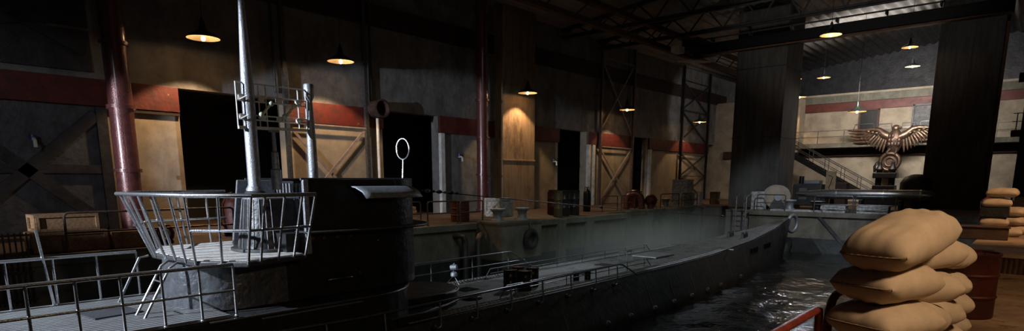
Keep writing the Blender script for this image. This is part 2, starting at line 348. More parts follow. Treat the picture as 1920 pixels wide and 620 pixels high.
# doorway and window on the back wall
t = struct('door_1', MB().box((-10.75, 53.95, 5.85), (1.15, .12, 2.2)), blackm)
t = MB(); [t.box((-10.75+s*.62, 53.9, 5.85), (.12, .2, 2.3)) for s in (-1, 1)]; t.box((-10.75, 53.9, 7.0), (1.36, .2, .12)); struct('door_1_frame', t, darkwood)
t = MB(); t.box((-6.9, 53.95, 6.35), (1.9, .1, 1.4)); struct('window_1', t, blackm)
t = MB(); [t.box((-6.9+s*1.0, 53.9, 6.35), (.12, .2, 1.6)) for s in (-1, 1)]; [t.box((-6.9, 53.9, 6.35+s*.76), (2.1, .2, .1)) for s in (-1, 1)]; struct('window_1_frame', t, steelbeam)
# balcony
struct('floor_balcony', MB().box((-7.5, 53.2, 4.33), (22, 1.8, .34)), concrete)
t = thing('balcony_railing', 'thin steel railing along the balcony on the back wall', 'railing', (-9, 52.4, 4.5))
for z in (5.0, 5.45): MB().bar((-17.8, 52.4, z), (3, 52.4, z), .04, .04).build('rail', tubed, t, world=True)
for k in range(12): MB().box((-17.6+k*1.85, 52.4, 4.98), (.05, .05, .95)).build('post', tubed, t, world=True)
# stair on the back wall
t = thing('steel_staircase', 'dark steel staircase climbing left to the back balcony', 'staircase', (-9.5, 51.4, 0))
for s, y in (('n', 50.8), ('f', 51.9)):
    MB().bar((-16.4, y, 4.25), (-9.2, y, .1), .08, .34).build('stringer', blackm, t, world=True)
    MB().bar((-16.4, y, 5.35), (-9.2, y, 1.2), .05, .05).build('handrail', steelbeam, t, world=True)
    MB().bar((-16.4, y, 4.85), (-9.2, y, .7), .04, .04).build('handrail', steelbeam, t, world=True)
    for k in range(7):
        f = k/6; x = -16.3+7.0*f; z = 4.25-4.15*f+.1
        MB().bar((x, y, z-.1), (x, y, z+1.05), .04, .04).build('baluster', steelbeam, t, world=True)
for k in range(18):
    f = (k+.5)/18; MB().box((-16.4+7.2*f, 51.35, 4.3-4.15*f), (.3, 1.1, .05)).build('tread', blackm, t, world=True)
# concrete pillars
t = thing('square_concrete_pillar', 'massive square pillar at the far corner of the basin, left of the stair', 'pillar', (-13.4, 38.95, 0))
MB().box((-13.4, 38.95, 5.75), (2.9, 2.9, 11.5)).build('shaft', pillar, t, bevel=.05, world=True)
for z in (4.2, 8.2): MB().box((-13.4, 38.95, z), (2.96, 2.96, .05)).build('joint_line', darksteel, t, world=True)
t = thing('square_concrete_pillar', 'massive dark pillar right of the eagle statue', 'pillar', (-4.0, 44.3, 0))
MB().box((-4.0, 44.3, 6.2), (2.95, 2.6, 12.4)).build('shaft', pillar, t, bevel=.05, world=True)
MB().box((-2.42, 42.9, 5), (.14, .14, 10)).build('corner_pipe', rustbeam, t, world=True)
# ceiling
rows = []
for y in (-14, 20, 60):
    row = []
    for i in range(30*12+1):
        x = -23+i/12; ph = (x % .6)/.6
        row.append((x, y, roof_z(x)+.085*math.sin(2*PI*ph)))
    rows.append(row)
b = MB().sheet(rows); o = struct('ceiling', b, roofmat, smooth=True)
sd = o.modifiers.new('thick', 'SOLIDIFY'); sd.thickness = .03
# roof trusses, crossing the hall
def truss(y, z0, label, x0=-22.9, x1=6):
    t = thing('roof_truss', label, 'roof truss', ((x0+x1)/2, y, z0), 0, 'roof trusses')
    b = MB(); b.box(((x0+x1)/2, y, z0), (x1-x0, .22, .05)); b.box(((x0+x1)/2, y, z0+.1), (x1-x0, .05, .2)); b.build('bottom_chord', steelbeam, t, world=True)
    Z = lambda x: roof_z(x)-.3
    b = MB()
    for xa, xb in ((x0, -5), (-5, x1)): b.bar((xa, y, Z(xa)), (xb, y, Z(xb)), .2, .2)
    b.build('top_chord', steelbeam, t, world=True)
    n = 14; st = (x1-x0)/n
    for k in range(n):
        xa = x0+k*st; MB().bar((xa, y, z0+.1), (xa+st/2, y, Z(xa+st/2)), .06, .08).build('web_bar', steelbeam, t, world=True)
        MB().bar((xa+st/2, y, Z(xa+st/2)), (xa+st, y, z0+.1), .06, .08).build('web_bar', steelbeam, t, world=True)
truss(30.6, 10.0, 'nearest roof truss, crossing at the top of the picture')
truss(34.7, 10.0, 'roof truss just behind the nearest one, before the big pillar')
# crane runway and crane bridge
t = thing('crane_runway', 'rust orange twin runway girder along the left side under the roof', 'girder', (-17.6, 25, 9))
for z in (9.15, 10.1):
    b = MB(); b.box((-17.6, 17, z), (.32, 58, .06)); b.box((-17.6, 17, z+.14), (.08, 58, .26)); b.build('chord', rustbeam, t, world=True)
for k in range(24): MB().bar((-17.6, -10+k*2.3, 9.3), (-17.6, -8.85+k*2.3, 10.1), .06, .06).build('web_bar', rustbeam, t, world=True)
t = thing('crane_bridge', 'long dark crane girder spanning from the left runway to the right', 'girder', (-8, 36.0, 9))
b = MB(); b.box((-9.4, 36.0, 9.02), (15, .55, .06)); b.box((-9.4, 36.0, 9.3), (15, .2, .55)); b.box((-9.4, 36.0, 9.6), (15, .45, .06)); b.build('girder_body', blackm, t, world=True)
MB().box((-9.4, 35.72, 9.0), (15, .06, .07)).build('flange_edge', rustbeam, t, world=True)
MB().bar((-16.6, 35.6, 9.85), (-1.9, 35.6, 9.85), .07, .07).build('cable_rail', steelbeam, t, world=True)
for k in range(7): MB().box((-15.6+k*2.2, 35.6, 9.75), (.06, .5, .2)).build('bracket', steelbeam, t, world=True)
b = MB(); b.box((-16.6, 36, 9.5), (1.0, 2.6, .7)); b.build('end_carriage', darksteel, t, world=True)
b = MB(); b.box((-16.9, 36.4, 8.82), (.9, 3.6, .05), Matrix.Rotation(.12, 4, 'X')); b.build('walkway_sheet', whitepost, t, world=True)
b = MB(); b.box((-16.8, 33.6, 9.05), (.5, .7, .35)); b.build('control_box', whitepost, t, world=True)
t = thing('crane_runway', 'brown runway girder at the top right beside the dark pillar', 'girder', (-1.9, 20, 9))
b = MB(); b.box((-1.6, 26, 9.3), (.3, 50, .06)); b.box((-1.6, 26, 9.6), (.1, 50, .6)); b.box((-1.6, 26, 9.9), (.3, 50, .06)); b.build('girder_body', tuberust, t, world=True)
# ---------------------------------------------------------------- pendant lamps
def lamp_parts(t, cord, warm, watt, pool, R=.5, shin=shadein):
    k = R/.5
    MB().lathe([(.5*k, 0), (.46*k, .055*k), (.36*k, .12*k), (.22*k, .19*k), (.12*k, .26*k), (.09*k, .42*k), (.05*k, .60*k), (.02*k, .64*k)], seg=32, cap=False).build('lamp_shade', shadeout, t, True, auto=False)
    MB().lathe([(.49*k, .004), (.445*k, .05*k), (.345*k, .112*k), (.2*k, .18*k), (.11*k, .22*k), (.02, .225*k)], seg=32, cap=False).build('shade_lining', shin, t, True, auto=False)
    MB().cyl((0, 0, .62*k), (0, 0, cord), .010, seg=8).build('cord', blackm, t, True)
    MB().ball((0, 0, .0), .065*k, (1, 1, 1.3), 14).build('bulb', bulbm, t, True)
    if watt:
        l = bpy.data.lights.new('bulb_light', 'POINT'); l.energy = watt*.10; l.color = warm; l.shadow_soft_size = .06
        o = bpy.data.objects.new('bulb_light', l); C.objects.link(o); o.parent = t; o.location = (.0, 0, -.02*k)
        o.location = (0.14*k, 0, .06*k)
    if pool:
        l = bpy.data.lights.new('bulb_beam', 'SPOT'); l.energy = pool; l.color = warm; l.shadow_soft_size = .1
        l.spot_size = math.radians(108); l.spot_blend = .22
        o = bpy.data.objects.new('bulb_beam', l); C.objects.link(o); o.parent = t; o.location = (0, 0, -.13*k)
lg = 'pendant lamps'
rowl = [(8.98, 'leftmost pendant lamp, dark enamel shade above the red band'), (14.2, 'second pendant lamp, hanging above the square radar aerial'),
        (25.75, 'third pendant lamp from the left, hanging before the brown pilaster'), (36.1, 'fourth pendant lamp, above the red elbow pipe'), (47.4, 'fifth pendant lamp of the wall row, above the stacked crates')]
for i, (y, lb) in enumerate(rowl):
    t = thing('pendant_lamp', lb, 'lamp', (-21.5, y, 6.27), 0, lg)
    lamp_parts(t, roof_z(-21.5)-6.27, WARM, 200, (850, 650, 600, 330, 260)[i], .52)
far = [(-7.92, 30.5, 8.0, .45, 200, 60, 4.2, 'bright pendant lamp in front of the crane girder'), (-6.6, 41.4, 9.0, .42, 120, 0, 3.2, 'upper of two small pendant lamps left of the dark pillar'),
       (-7.43, 48.3, 9.0, .44, 120, 0, 3.2, 'lower of two small pendant lamps left of the dark pillar'), (-13.0, 49.2, 9.0, .46, 120, 0, 3.2, 'right one of two small lamps beside the far end of the big pillar'),
       (-14.75, 48.6, 9.0, .42, 120, 0, 3.2, 'left one of two small lamps beside the far end of the big pillar'), (-15.1, 51.0, 8.0, .5, 160, 260, 4.2, 'pendant lamp with orange lit shade near the far left corner'),
       (-9.75, 45.2, 6.05, .55, 200, 420, 6.2, 'large pendant lamp above the left wing of the eagle')]
for x, y, z, R, wt, pl, cord, lb in far:
    t = thing('pendant_lamp', lb, 'lamp', (x, y, z), 0, lg); lamp_parts(t, roof_z(x, y)-z, WARM, wt, pl, R)
# ---------------------------------------------------------------- water
rows = []; nx, ny = 90, 260
for j in range(ny+1):
    y = -14+48*j/ny; row = []
    for i in range(nx+1):
        x = -16.9+15.7*i/nx
        z = noise.noise(Vector((x*.8, y*.55, 0)))*.075+noise.noise(Vector((x*2.1, y*1.6, 3)))*.035
        row.append((x, y, -2.1+z))
    rows.append(row)
wm = bpy.data.materials.new('dark_rippled_water'); wm.use_nodes = True
nt = wm.node_tree; bs = nt.nodes['Principled BSDF']; bs.inputs['Base Color'].default_value = (.006, .008, .008, 1); bs.inputs['Roughness'].default_value = .04; bs.inputs['IOR'].default_value = 1.33
tc = nt.nodes.new('ShaderNodeTexCoord'); nz = nt.nodes.new('ShaderNodeTexNoise'); nz.inputs['Scale'].default_value = 2.6; nz.inputs['Detail'].default_value = 6
bp = nt.nodes.new('ShaderNodeBump'); bp.inputs['Strength'].default_value = .7; bp.inputs['Distance'].default_value = .08
nt.links.new(tc.outputs['Object'], nz.inputs['Vector']); nt.links.new(nz.outputs[0], bp.inputs['Height']); nt.links.new(bp.outputs[0], bs.inputs['Normal'])
wo = MB().sheet(rows).build('basin_water', wm, smooth=True, auto=False)
tag(wo, 'black rippled water filling the basin around the submarine', 'water', kind='stuff')
# ---------------------------------------------------------------- the submarine
SX = -9.6
sub = thing('submarine', 'long black submarine moored in the basin with conning tower and masts', 'submarine', (SX, 8, -2.1))
def P(name, mb, m, parent=None, smooth=True, bevel=0, label=None):
    o = mb.build(name, m, parent or sub, smooth, bevel, True)
    if label: o['label'] = label
    return o
def interp(tab, y):
    for (a, u), (c, v) in zip(tab, tab[1:]):
        if y <= c: f = max(0, (y-a)/(c-a)); return u+(v-u)*f
    return tab[-1][1]
HW = [(-14, .8), (-6, 1.2), (0, 1.33), (8.2, 1.34), (17, 1.33), (21, 1.16), (25, .86), (29, .46), (31.5, .17), (32.5, .06)]
DZ = [(-14, -.9), (20, -.9), (25, -.78), (29, -.55), (32.5, -.22)]
rows = []
ys = [-14+i*.5 for i in range(93)]+[32.5]
for y in ys:
    h = interp(HW, y); z = interp(DZ, y)-.02
    bulge = .42 if y < 22 else .42*(32.5-y)/10.5+.0
    yo = 0
    row = []
    for s in (1, -1):
        prof = [(h, z), (h+bulge*.35, z-.35), (h+bulge*.8, z-.85), (h+bulge, -2.0), (h+bulge*.8, -2.6), (h*.5+.02, -3.2)]
        pts = [(SX+s*a, y-(0 if y < 30 else (z-b_)*.45*(y-30)/2.5), b_) for a, b_ in prof]
        row += pts if s == 1 else pts[::-1]
    rows.append(row+[row[0]])
b = MB().sheet(rows); bmesh.ops.remove_doubles(b.b, verts=b.b.verts, dist=.0005)
P('hull', b, hullm)
# aft casing (upper level)
def stadium(yc0, yc1, r, n=12, xr=None, cx=SX):
    xr = xr or r; out = []
    for i in range(n+1): a = PI*i/n; out.append((cx+xr*math.cos(a), yc1+r*math.sin(a)))
    for i in range(n+1): a = PI+PI*i/n; out.append((cx+xr*math.cos(a), yc0+r*math.sin(a)))
    return out
cas = [(SX+1.34, 3.2), (SX+1.38, 5.9)]+[(SX+1.38*math.cos(a), 5.9+1.4*math.sin(a)) for a in [PI*i/16 for i in range(1, 16)]]+[(SX-1.38, 5.9), (SX-1.34, 3.2)]
P('aft_casing', MB().prism([(SX+1.33, -12)]+cas+[(SX-1.33, -12)], -.95, -.235), towerm, bevel=.01, smooth=False)
P('casing_rim', MB().tube([(SX+(x-SX)*1.015, y, -.25) for x, y in cas], .02), tubed)
P('rim_highlight', MB().tube([(SX+1.40, 3.9, -.30), (SX+1.41, 5.6, -.30)], .016), tube)  # bright tube drawn as the highlight along the casing edge
# aft slatted deck
b = MB()
for k in range(25): b.box((SX-1.29+k*.1075, -3.5, -.2), (.078, 14, .045))
P('aft_slatted_deck', b, deckwood, smooth=False)
P('deck_hatch_plate', MB().box((SX-.02, 2.42, -.165), (.62, .6, .02), Matrix.Rotation(.12, 4, 'Z')), darksteel, smooth=False)
# fore deck
L1, L2 = 7.2, 22.5
rowA = []
for j in range(60):
    y = 6.5+j*(32.3-6.5)/59; h = interp(HW, y)-.02; z = interp(DZ, y)
    if y < 8.6: h = min(h, 1.33)
    g = .30 if y < 21 else 0
    rowA.append([(SX+(h-g)*u, y, z+.02) for u in (-1, -.5, 0, .5, 1)])
P('fore_deck_plating', MB().sheet(rowA), deckplate)
for s in (1, -1):
    b = MB()
    for off in (.0, .15, .29):
        b.tube([(SX+s*(min(interp(HW, y), 1.33)-off), y, interp(DZ, y)+.03) for y in [6.6+i*.8 for i in range(20)]], .014, 4)
    y = 6.7
    while y < 21.6:
        h = min(interp(HW, y), 1.33); b.box((SX+s*(h-.145), y, interp(DZ, y)+.02), (.29, .028, .02)); y += .115
    P('walkway_grating', b, gratem, smooth=False)
for x, y in ((SX+.35, 9.0), (SX+.3, 10.9), (SX-.35, 9.7), (SX-.4, 12.0), (SX+.3, 13.6), (SX-.2, 15.4)):
    b = MB(); [b.box((x, y-.2+k*.08, -.868), (.42, .035, .015)) for k in range(6)]; P('deck_vent', b, blackm, smooth=False)
P('fore_deck_hatch', MB().box((SX-.1, 18.3, -.84), (.9, 1.3, .06)), gratem, smooth=False, bevel=.02)
b = MB(); b.tube([(SX+1.3, 21.8, -.86), (SX-1.3, 21.8, -.86)], .03); P('deck_step_edge', b, gratem)
for s in (1, -1): P('bow_cleat', MB().box((SX+s*.3, 25.5, -.66), (.12, .5, .16)).cyl((SX+s*.3, 25.3, -.75), (SX+s*.3, 25.3, -.5), .05).cyl((SX+s*.3, 25.7, -.75), (SX+s*.3, 25.7, -.5), .05), steelbeam)
# bow bull ring
P('bow_ring', MB().tube([(SX+.12+.12*math.cos(a), 32.55+.36*math.cos(a), -.52+.42*math.sin(a)) for a in [2*PI*i/28 for i in range(28)]], .085, 12, True), greym)
# hull seams and vent domes
for y in (8.2, 9.6, 11.0, 12.4, 13.7, 15.0, 16.4, 17.9, 19.5, 21.3, 23.4):
    h = interp(HW, y); h = h if h > 1.34 or y > 17 else 1.33
    bl = .42 if y < 22 else .42*(32.5-y)/10.5; z = interp(DZ, y)-.02
    x0 = SX+h; P('hull_seam', MB().tube([(x0+bl*.2, y, z-.2), (x0+bl*.36, y, z-.36), (x0+bl*.81, y+.03, z-.85)], .008, 4), gratem)
for y in (12.6, 13.74, 15.06, 16.26, 17.5, 18.8, 20, 22.2):
    bl = .42 if y < 22 else .41; P('vent_dome', MB().ball((SX+interp(HW, y)+bl-.02, y, -1.92), .11, (.8, 1, 1)), hullm)
# bow plane slots
for y in (24.4, 24.8, 25.2, 26.6, 27.0, 27.4):
    P('limber_hole', MB().box((SX+interp(HW, y)+.13, y, -1.15), (.06, .07, .22), Matrix.Rotation(-.1, 4, 'Z')), blackm, smooth=False)
# step at the foot of the tower
P('tower_step', MB().prism(stadium(6.5, 7.9, .85), -.9, -.56), towerm, bevel=.02)
P('step_rim', MB().tube([(x, y, -.58) for x, y in stadium(6.5, 7.9, .88)[:13]]+[], .02), tubed)
P('front_fairing', MB().prism([(SX+1.32, 6.4), (SX+1.32, 7.0), (SX+1.2, 7.45), (SX+.7, 7.75), (SX-.7, 7.75), (SX-1.2, 7.45), (SX-1.32, 6.4)], -.9, -.74), towerm, bevel=.02)
P('fairing_rim', MB().tube([(SX+1.34, 6.2, -.73), (SX+1.34, 7.0, -.73), (SX+1.22, 7.3, -.73), (SX+1.14, 7.7, -.73), (SX+.9, 8.3, -.73), (SX+.9, 8.9, -.73)], .02), tubed)
P('deck_dish', MB().ball((SX+.55, 9.0, -.88), .2, (1, 1.2, .5)), towerm)
# conning tower
P('tower_casing', MB().prism(stadium(3.98, 6.74, .86, 18, .9), -.22, .5, stadium(4.0, 6.72, .8, 18, .88)), pedm, bevel=.01)
P('tower_side_plating', MB().prism([(SX+.93, 4.6), (SX+.93, 6.6)]+[(SX+.93*math.cos(a), 6.6+1.02*math.sin(a)) for a in [PI*i/16 for i in range(1, 16)]]+[(SX-.93, 6.6), (SX-.93, 4.6)], -.21, .84), towerm)
ring = [(SX+1.05, 4.9), (SX+1.22, 5.6), (SX+1.22, 6.6)]+[(SX+1.22*math.cos(a), 6.6+1.28*math.sin(a)) for a in [PI*i/18 for i in range(1, 18)]]+[(SX-1.22, 6.6), (SX-1.22, 5.6), (SX-1.05, 4.9)]
P('spray_ledge', MB().prism(ring, .82, .86), towerm, bevel=.012)
P('ledge_edge', MB().tube([(x, y, .85) for x, y in ring], .018), tubed)
# bridge bulwark: a U-shaped shell open aft
def ushape(xr, yr, y0, yc=6.6, n=18): return [(SX+xr, y0)]+[(SX+xr*math.cos(a), yc+yr*math.sin(a)) for a in [PI*i/n for i in range(n+1)]]+[(SX-xr, y0)]
out = ushape(.95, 1.0, 5.0); inn = ushape(.90, .95, 5.0)
b = MB()
for z0, z1 in ((.86, 1.66),):
    A = [b.b.verts.new((x, y, z0)) for x, y in out]; B = [b.b.verts.new((x, y, z1)) for x, y in out]
    A2 = [b.b.verts.new((x, y, z0)) for x, y in inn]; B2 = [b.b.verts.new((x, y, z1)) for x, y in inn]
    for k in range(len(A)-1):
        b.b.faces.new((A[k], A[k+1], B[k+1], B[k])); b.b.faces.new((B[k], B[k+1], B2[k+1], B2[k])); b.b.faces.new((B2[k], B2[k+1], A2[k+1], A2[k])); b.b.faces.new((A2[k], A2[k+1], A[k+1], A[k]))
    b.b.faces.new((A[0], B[0], B2[0], A2[0])); b.b.faces.new((A[-1], A2[-1], B2[-1], B[-1]))
P('bridge_bulwark', b, towerm)
P('bulwark_top_rim', MB().tube([(x, y, 1.67) for x, y in ushape(.93, .98, 4.9)], .022), tubed)
P('bridge_deck', MB().prism(ushape(.9, .95, 5.35), 1.5, 1.54), towerm, smooth=False)
P('bulwark_edge_post', MB().bar((SX+.95, 4.96, .5), (SX+.95, 4.96, 1.66), .09, .06), greym, smooth=False, bevel=.01)
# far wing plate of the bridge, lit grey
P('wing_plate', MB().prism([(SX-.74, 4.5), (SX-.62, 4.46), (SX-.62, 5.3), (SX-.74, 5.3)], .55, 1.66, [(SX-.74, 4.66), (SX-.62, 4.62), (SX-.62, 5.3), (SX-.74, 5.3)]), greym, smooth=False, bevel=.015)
# ribbed rear bulkhead and mast fairing
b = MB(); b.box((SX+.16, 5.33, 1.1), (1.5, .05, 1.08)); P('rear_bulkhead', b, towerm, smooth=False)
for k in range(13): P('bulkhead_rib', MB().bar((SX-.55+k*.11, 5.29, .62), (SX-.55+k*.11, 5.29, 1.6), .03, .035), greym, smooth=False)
fo = stadium(4.62, 5.02, .26, 10, .32, SX+.16); fb = stadium(4.54, 5.02, .30, 10, .46, SX+.22)
P('mast_fairing', MB().prism(fb, .56, 1.36, fo), towerm)
P('fairing_top', MB().prism(stadium(4.66, 4.98, .285, 10, .32, SX+.12), 1.35, 1.38), greym)
for i in range(len(fb)):
    if i % 1 == 0: P('fairing_rib', MB().tube([(fb[i][0], fb[i][1], .58), (fo[i][0], fo[i][1], 1.36)], .008, 5), steelbeam)
P('fairing_base_plate', MB().prism(stadium(4.50, 5.02, .38, 12, .56, SX+.24), .55, .6), steelbeam, bevel=.01)
# side wind deflector
b = MB(); rows = []
for i in range(9):
    y = 5.72+i*.155; c = .0 if y < 6.6 else (y-6.6)**2*.55
    rows.append([(SX+.97-c, y, 1.57), (SX+1.12-c, y+.04, 1.545), (SX+1.28-c, y+.07, 1.47), (SX+1.36-c, y+.09, 1.37)])
o = P('wind_deflector', b.sheet(rows), greym); sd = o.modifiers.new('thick', 'SOLIDIFY'); sd.thickness = .02
# small fittings on the tower side
P('tower_grab_rail', MB().tube([(SX+1.0, 5.25, .05), (SX+1.03, 5.3, .06), (SX+1.03, 5.65, .06), (SX+1.0, 5.7, .05)], .012), tubed)
for y, z in ((6.3, .62), (5.9, .1)): P('tower_rivet', MB().ball((SX+.94, y, z), .016), tube)
b = MB(); b.box((SX+1.2, 7.2, .3), (.02, .5, .4)); b.b.free()
for y in (5.05, 5.25, 5.5, 5.75): P('rust_streaked_scupper', MB().box((SX+.935, y, .74), (.012, .05, .05)), rustbeam, smooth=False)
# gun platform (wintergarden)
oct_ = [(SX+1.45, 3.75), (SX+.88, 3.28), (SX-.72, 3.24), (SX-1.6, 3.65), (SX-1.6, 4.95), (SX+1.22, 4.76)]
P('gun_platform', MB().prism(oct_, .46, .545), steelbeam, smooth=False, bevel=.02)
inner = [(SX+(x-SX)*.965, 4.1+(y-4.1)*.95) for x, y in oct_]
P('platform_plate', MB().prism(inner, .545, .555), platm, smooth=False)
top = [(SX+1.55, 4.78, 1.45), (SX+1.62, 3.78, 1.45), (SX+1.0, 3.16, 1.45), (SX-1.0, 2.94, 1.45), (SX-1.78, 3.5, 1.45), (SX-1.78, 4.9, 1.45)]
base = [(SX+1.22, 4.74, .5), (SX+1.45, 3.75, .5), (SX+.88, 3.28, .5), (SX-.72, 3.24, .5), (SX-1.6, 3.65, .5), (SX-1.6, 4.8, .5)]
mid = [tuple(u+(v-u)*.5 for u, v in zip(p, q)) for p, q in zip(base, top)]
rail = P('platform_top_rail', MB().tube(top, .030, 10), tube)
rail2 = P('platform_mid_rail', MB().tube(mid[:3], .022, 8), tube)
rail3 = P('platform_mid_rail', MB().tube(mid[3:], .022, 8), tube)
def lerp(a, c, f): return tuple(u+(v-u)*f for u, v in zip(a, c))
tops = top
for seg, fs in ((0, (0, .22, .5, .8)), (1, (0, .5, 1)), (2, (.2, .42, .65, .88)), (3, (.12, .5, .85)), (4, (.1, .4, .75))):
    for f in fs: P('platform_rail_post', MB().tube([lerp(base[seg], base[seg+1], f), lerp(tops[seg], tops[seg+1], f)], .020, 8), tube)
# ladders from platform to the aft deck
for xs, tx in (((-9.13, -9.3), 0), ((-8.75, -8.9), 0)):
    pass
def ladder(x, w):
    o = P('access_ladder', MB().tube([(x, 3.2, .50), (x, 3.10, .53), (x, 3.0, .47), (x, 2.62, -.2)], .019), tubed)
    P('ladder_stile', MB().tube([(x+w, 3.2, .50), (x+w, 3.10, .53), (x+w, 3.0, .47), (x+w, 2.62, -.2)], .019), tubed, o)
    for z in (.05, .28): 
        y = 2.62+(z+.2)*.38/.67; P('rung', MB().tube([(x, y, z), (x+w, y, z)], .012), tubed, o)
ladder(-9.22, .32)
P('platform_stay', MB().tube([(SX-.72, 3.2, .50), (SX-.75, 3.08, .48), (SX-.82, 2.75, -.2)], .02), tubed)
# masts
def mastpart(name, prof, y, m=greym, x=SX): return P(name, MB().lathe(prof, (x, y, 0), 20), m)
mastpart('main_periscope', [(.135, 1.3), (.135, 1.52), (.12, 1.54), (.10, 1.58), (.098, 3.0), (.085, 3.4), (.055, 4.1), (.045, 4.35), (.03, 4.42), (.045, 4.5), (.03, 4.6)], 4.62)
mastpart('periscope_collar', [(.15, 1.36), (.16, 1.4), (.16, 1.46), (.12, 1.5)], 4.62, steelbeam)
mastpart('attack_periscope', [(.085, 1.5), (.078, 2.3), (.055, 2.9), (.05, 2.98), (.085, 3.06), (.085, 3.24), (.07, 3.26)], 5.68)
am = mastpart('radar_mast', [(.085, 1.5), (.085, 1.82), (.06, 1.84), (.055, 2.1), (.035, 2.12), (.03, 2.44)], 5.0)
x0, x1 = SX, SX
# radar aerial: a wire grid standing in a plane along the hull
def G(y, z): return (SX+.02, y, z)
fr = P('radar_aerial_frame', MB().bar(G(4.42, 2.47), G(5.60, 2.49), .05, .045), whitepost, am, smooth=False)
b = MB()
for z in (3.15, 2.97, 2.88, 2.67, 2.60): b.tube([G(4.42, z), G(5.60, z)], .012, 6)
for y in (4.42, 4.78, 4.9, 5.1, 5.46, 5.60): b.tube([G(y, 2.47), G(y, 3.16)], .011, 6)
P('aerial_wire_grid', b, whitepost, am)
for y in (4.5, 4.82, 5.12, 5.46):
    for z in (2.925, 2.635):
        P('dipole_block', MB().box(G(y, z), (.05, .09, .08)).bar((SX+.05, y-.04, z-.03), (SX+.12, y+.05, z+.03), .015, .015), spark, am, smooth=False)
for y in (4.78, 5.18): P('aerial_arm', MB().tube([(SX+.1, y-.05, 2.62), (SX+.14, y+.14, 2.86)], .022).ball((SX+.14, y+.14, 2.86), .045).ball((SX+.11, y-.02, 2.68), .045), verdigris, am)
P('mast_head', MB().box(G(5.0, 2.44), (.07, .16, .03)), greym, am, smooth=False)
P('direction_finder_loop', MB().tube([(SX+.12*math.cos(a), 7.66+.06*math.cos(a), 2.26+.2*math.sin(a)) for a in [2*PI*i/28 for i in range(28)]], .016, 8, True).tube([(SX, 7.66, 2.06), (SX, 7.62, 1.5)], .014), tube)
# jumping wire with its insulators
wire = [(SX, 7.5+f*24.6, 1.5-1.74*f-.12*math.sin(PI*f)) for f in [i/20 for i in range(21)]]
jw = P('jumping_wire', MB().tube(wire, .011, 6), blackm)
for k in range(9): P('insulator', MB().ball((SX, 7.75+k*.17, 1.475-.0125*k), .04 if k % 2 else .028, (1, 2, 1)), blackm if k % 3 else tubed, jw)
for f in (.3, .66): P('insulator', MB().ball((SX, 7.5+f*24.6, 1.5-1.74*f-.12*math.sin(PI*f)), .035, (1, 3, 1)), blackm, jw)
# railings of the submarine
def subrail(name, s, ys, z0, ztop, zmid, x, m=tube, r=.022, ends=None, top_pts=None):
    o = P(name, MB().tube(top_pts or [(x, ys[0], ztop), (x, ys[-1], ztop)], r+.004, 8), m)
    if zmid is not None: P('mid_rail', MB().tube([(x, ys[0], zmid), (x, ys[-1], zmid)], r*.8, 8), m, o)
    for y in ys: P('post', MB().tube([(x, y, z0), (x, y, ztop)], r*.8, 8).ball((x, y, z0), .03), m, o)
    return o
subrail('aft_near_railing', 1, [-1.4+.452*k for k in range(12)], -.2, .52, .16, SX+1.36)
subrail('aft_far_railing', -1, [-1.2+.55*k for k in range(9)], -.2, .52, None, SX-1.30)
x = SX+1.45
fnr = P('fore_near_railing', MB().tube([(x, 3.4, -.50), (x, 5.5, -.56), (x, 13.55, -.52), (x, 13.75, -.56), (x-.05, 14.6, -.92)], .022, 8), tubed)
for y in (4.89, 6.0, 7.25, 8.22, 9.24, 10.31, 11.38, 12.44, 13.45):
    hx = x+(.42 if y < 7.5 else .03)*0
    P('post', MB().tube([(x, y, -.55), (x+.02, y+.01, -.95), (x+.02, y, -1.02), (x+.0, y-.07, -1.05), (x-.02, y-.12, -1.02)], .018, 8), tube, fnr)
    P('foot_boss', MB().ball((x+.0, y-.15, -1.03), .055), blackm, fnr)
x = SX-1.25
ffr = P('fore_far_railing', MB().tube([(x, 7.6, -.28), (x, 11.9, -.28), (x, 12.3, -.28), (x, 13.4, -.86)], .018, 8), tubed)
P('mid_rail', MB().tube([(x, 7.6, -.56), (x, 12.9, -.56)], .014, 8), tubed, ffr)
for y in (7.9, 9.4, 10.8, 12.2): P('post', MB().tube([(x, y, -.88), (x, y, -.28)], .014, 8), tubed, ffr)
for s, ya, yb, nm in ((-1, 11.2, 19.4, 'low_far_railing'), (1, 9.6, 15.8, 'low_near_railing')):
    x = SX+s*1.0
    o = P(nm, MB().tube([(x, ya-.2, -.86), (x, ya, -.62), (x, yb, -.62), (x, yb+.3, -.86)], .015, 8), tubed)
    for k in range(7): P('post', MB().tube([(x, ya+.3+k*(yb-ya-.4)/6, -.88), (x, ya+.3+k*(yb-ya-.4)/6, -.62)], .012, 6), tubed, o)
    P('mid_rail', MB().tube([(x, ya, -.74), (x, yb, -.74)], .011, 6), tubed, o)
P('flagstaff', MB().tube([(SX-1.28, 1.95, .95), (SX-1.28, 2.05, -.2)], .02), tube)
# things standing on the fore deck
def drum(loc, r, h, m, label, group=None, cap=None, cat='drum', name='steel_drum', rz=0):
    t = thing(name, label, cat, loc, rz, group)
    prof = [(r*.97, 0), (r, .015*h), (r, .04*h)]
    for f in (.33, .66): prof += [(r, (f-.025)*h), (r*1.045, (f-.008)*h), (r*1.045, (f+.008)*h), (r, (f+.025)*h)]
    prof += [(r, .95*h), (r*1.04, .97*h), (r*1.04, h), (r*.96, h), (r*.95, .965*h)]
    MB().lathe(prof, seg=36).build('drum_body', m, t, True)
    MB().cyl((r*.55, 0, .96*h), (r*.55, 0, .985*h), r*.1).build('bung', cap or m, t, True)
    return t
dg = 'drums on the fore deck'
D0 = drum((-9.22, 10.42, -.88), .155, .47, drumdk, 'black steel drum on the fore deck, leftmost of the group', dg)
dup(D0, (-8.86, 10.55, -.88), 1, 'black steel drum at the front of the fore deck group, with bright glints', dg)
dup(D0, (-9.06, 11.06, -.88), 2, 'black steel drum on the fore deck, right end of the group', dg)
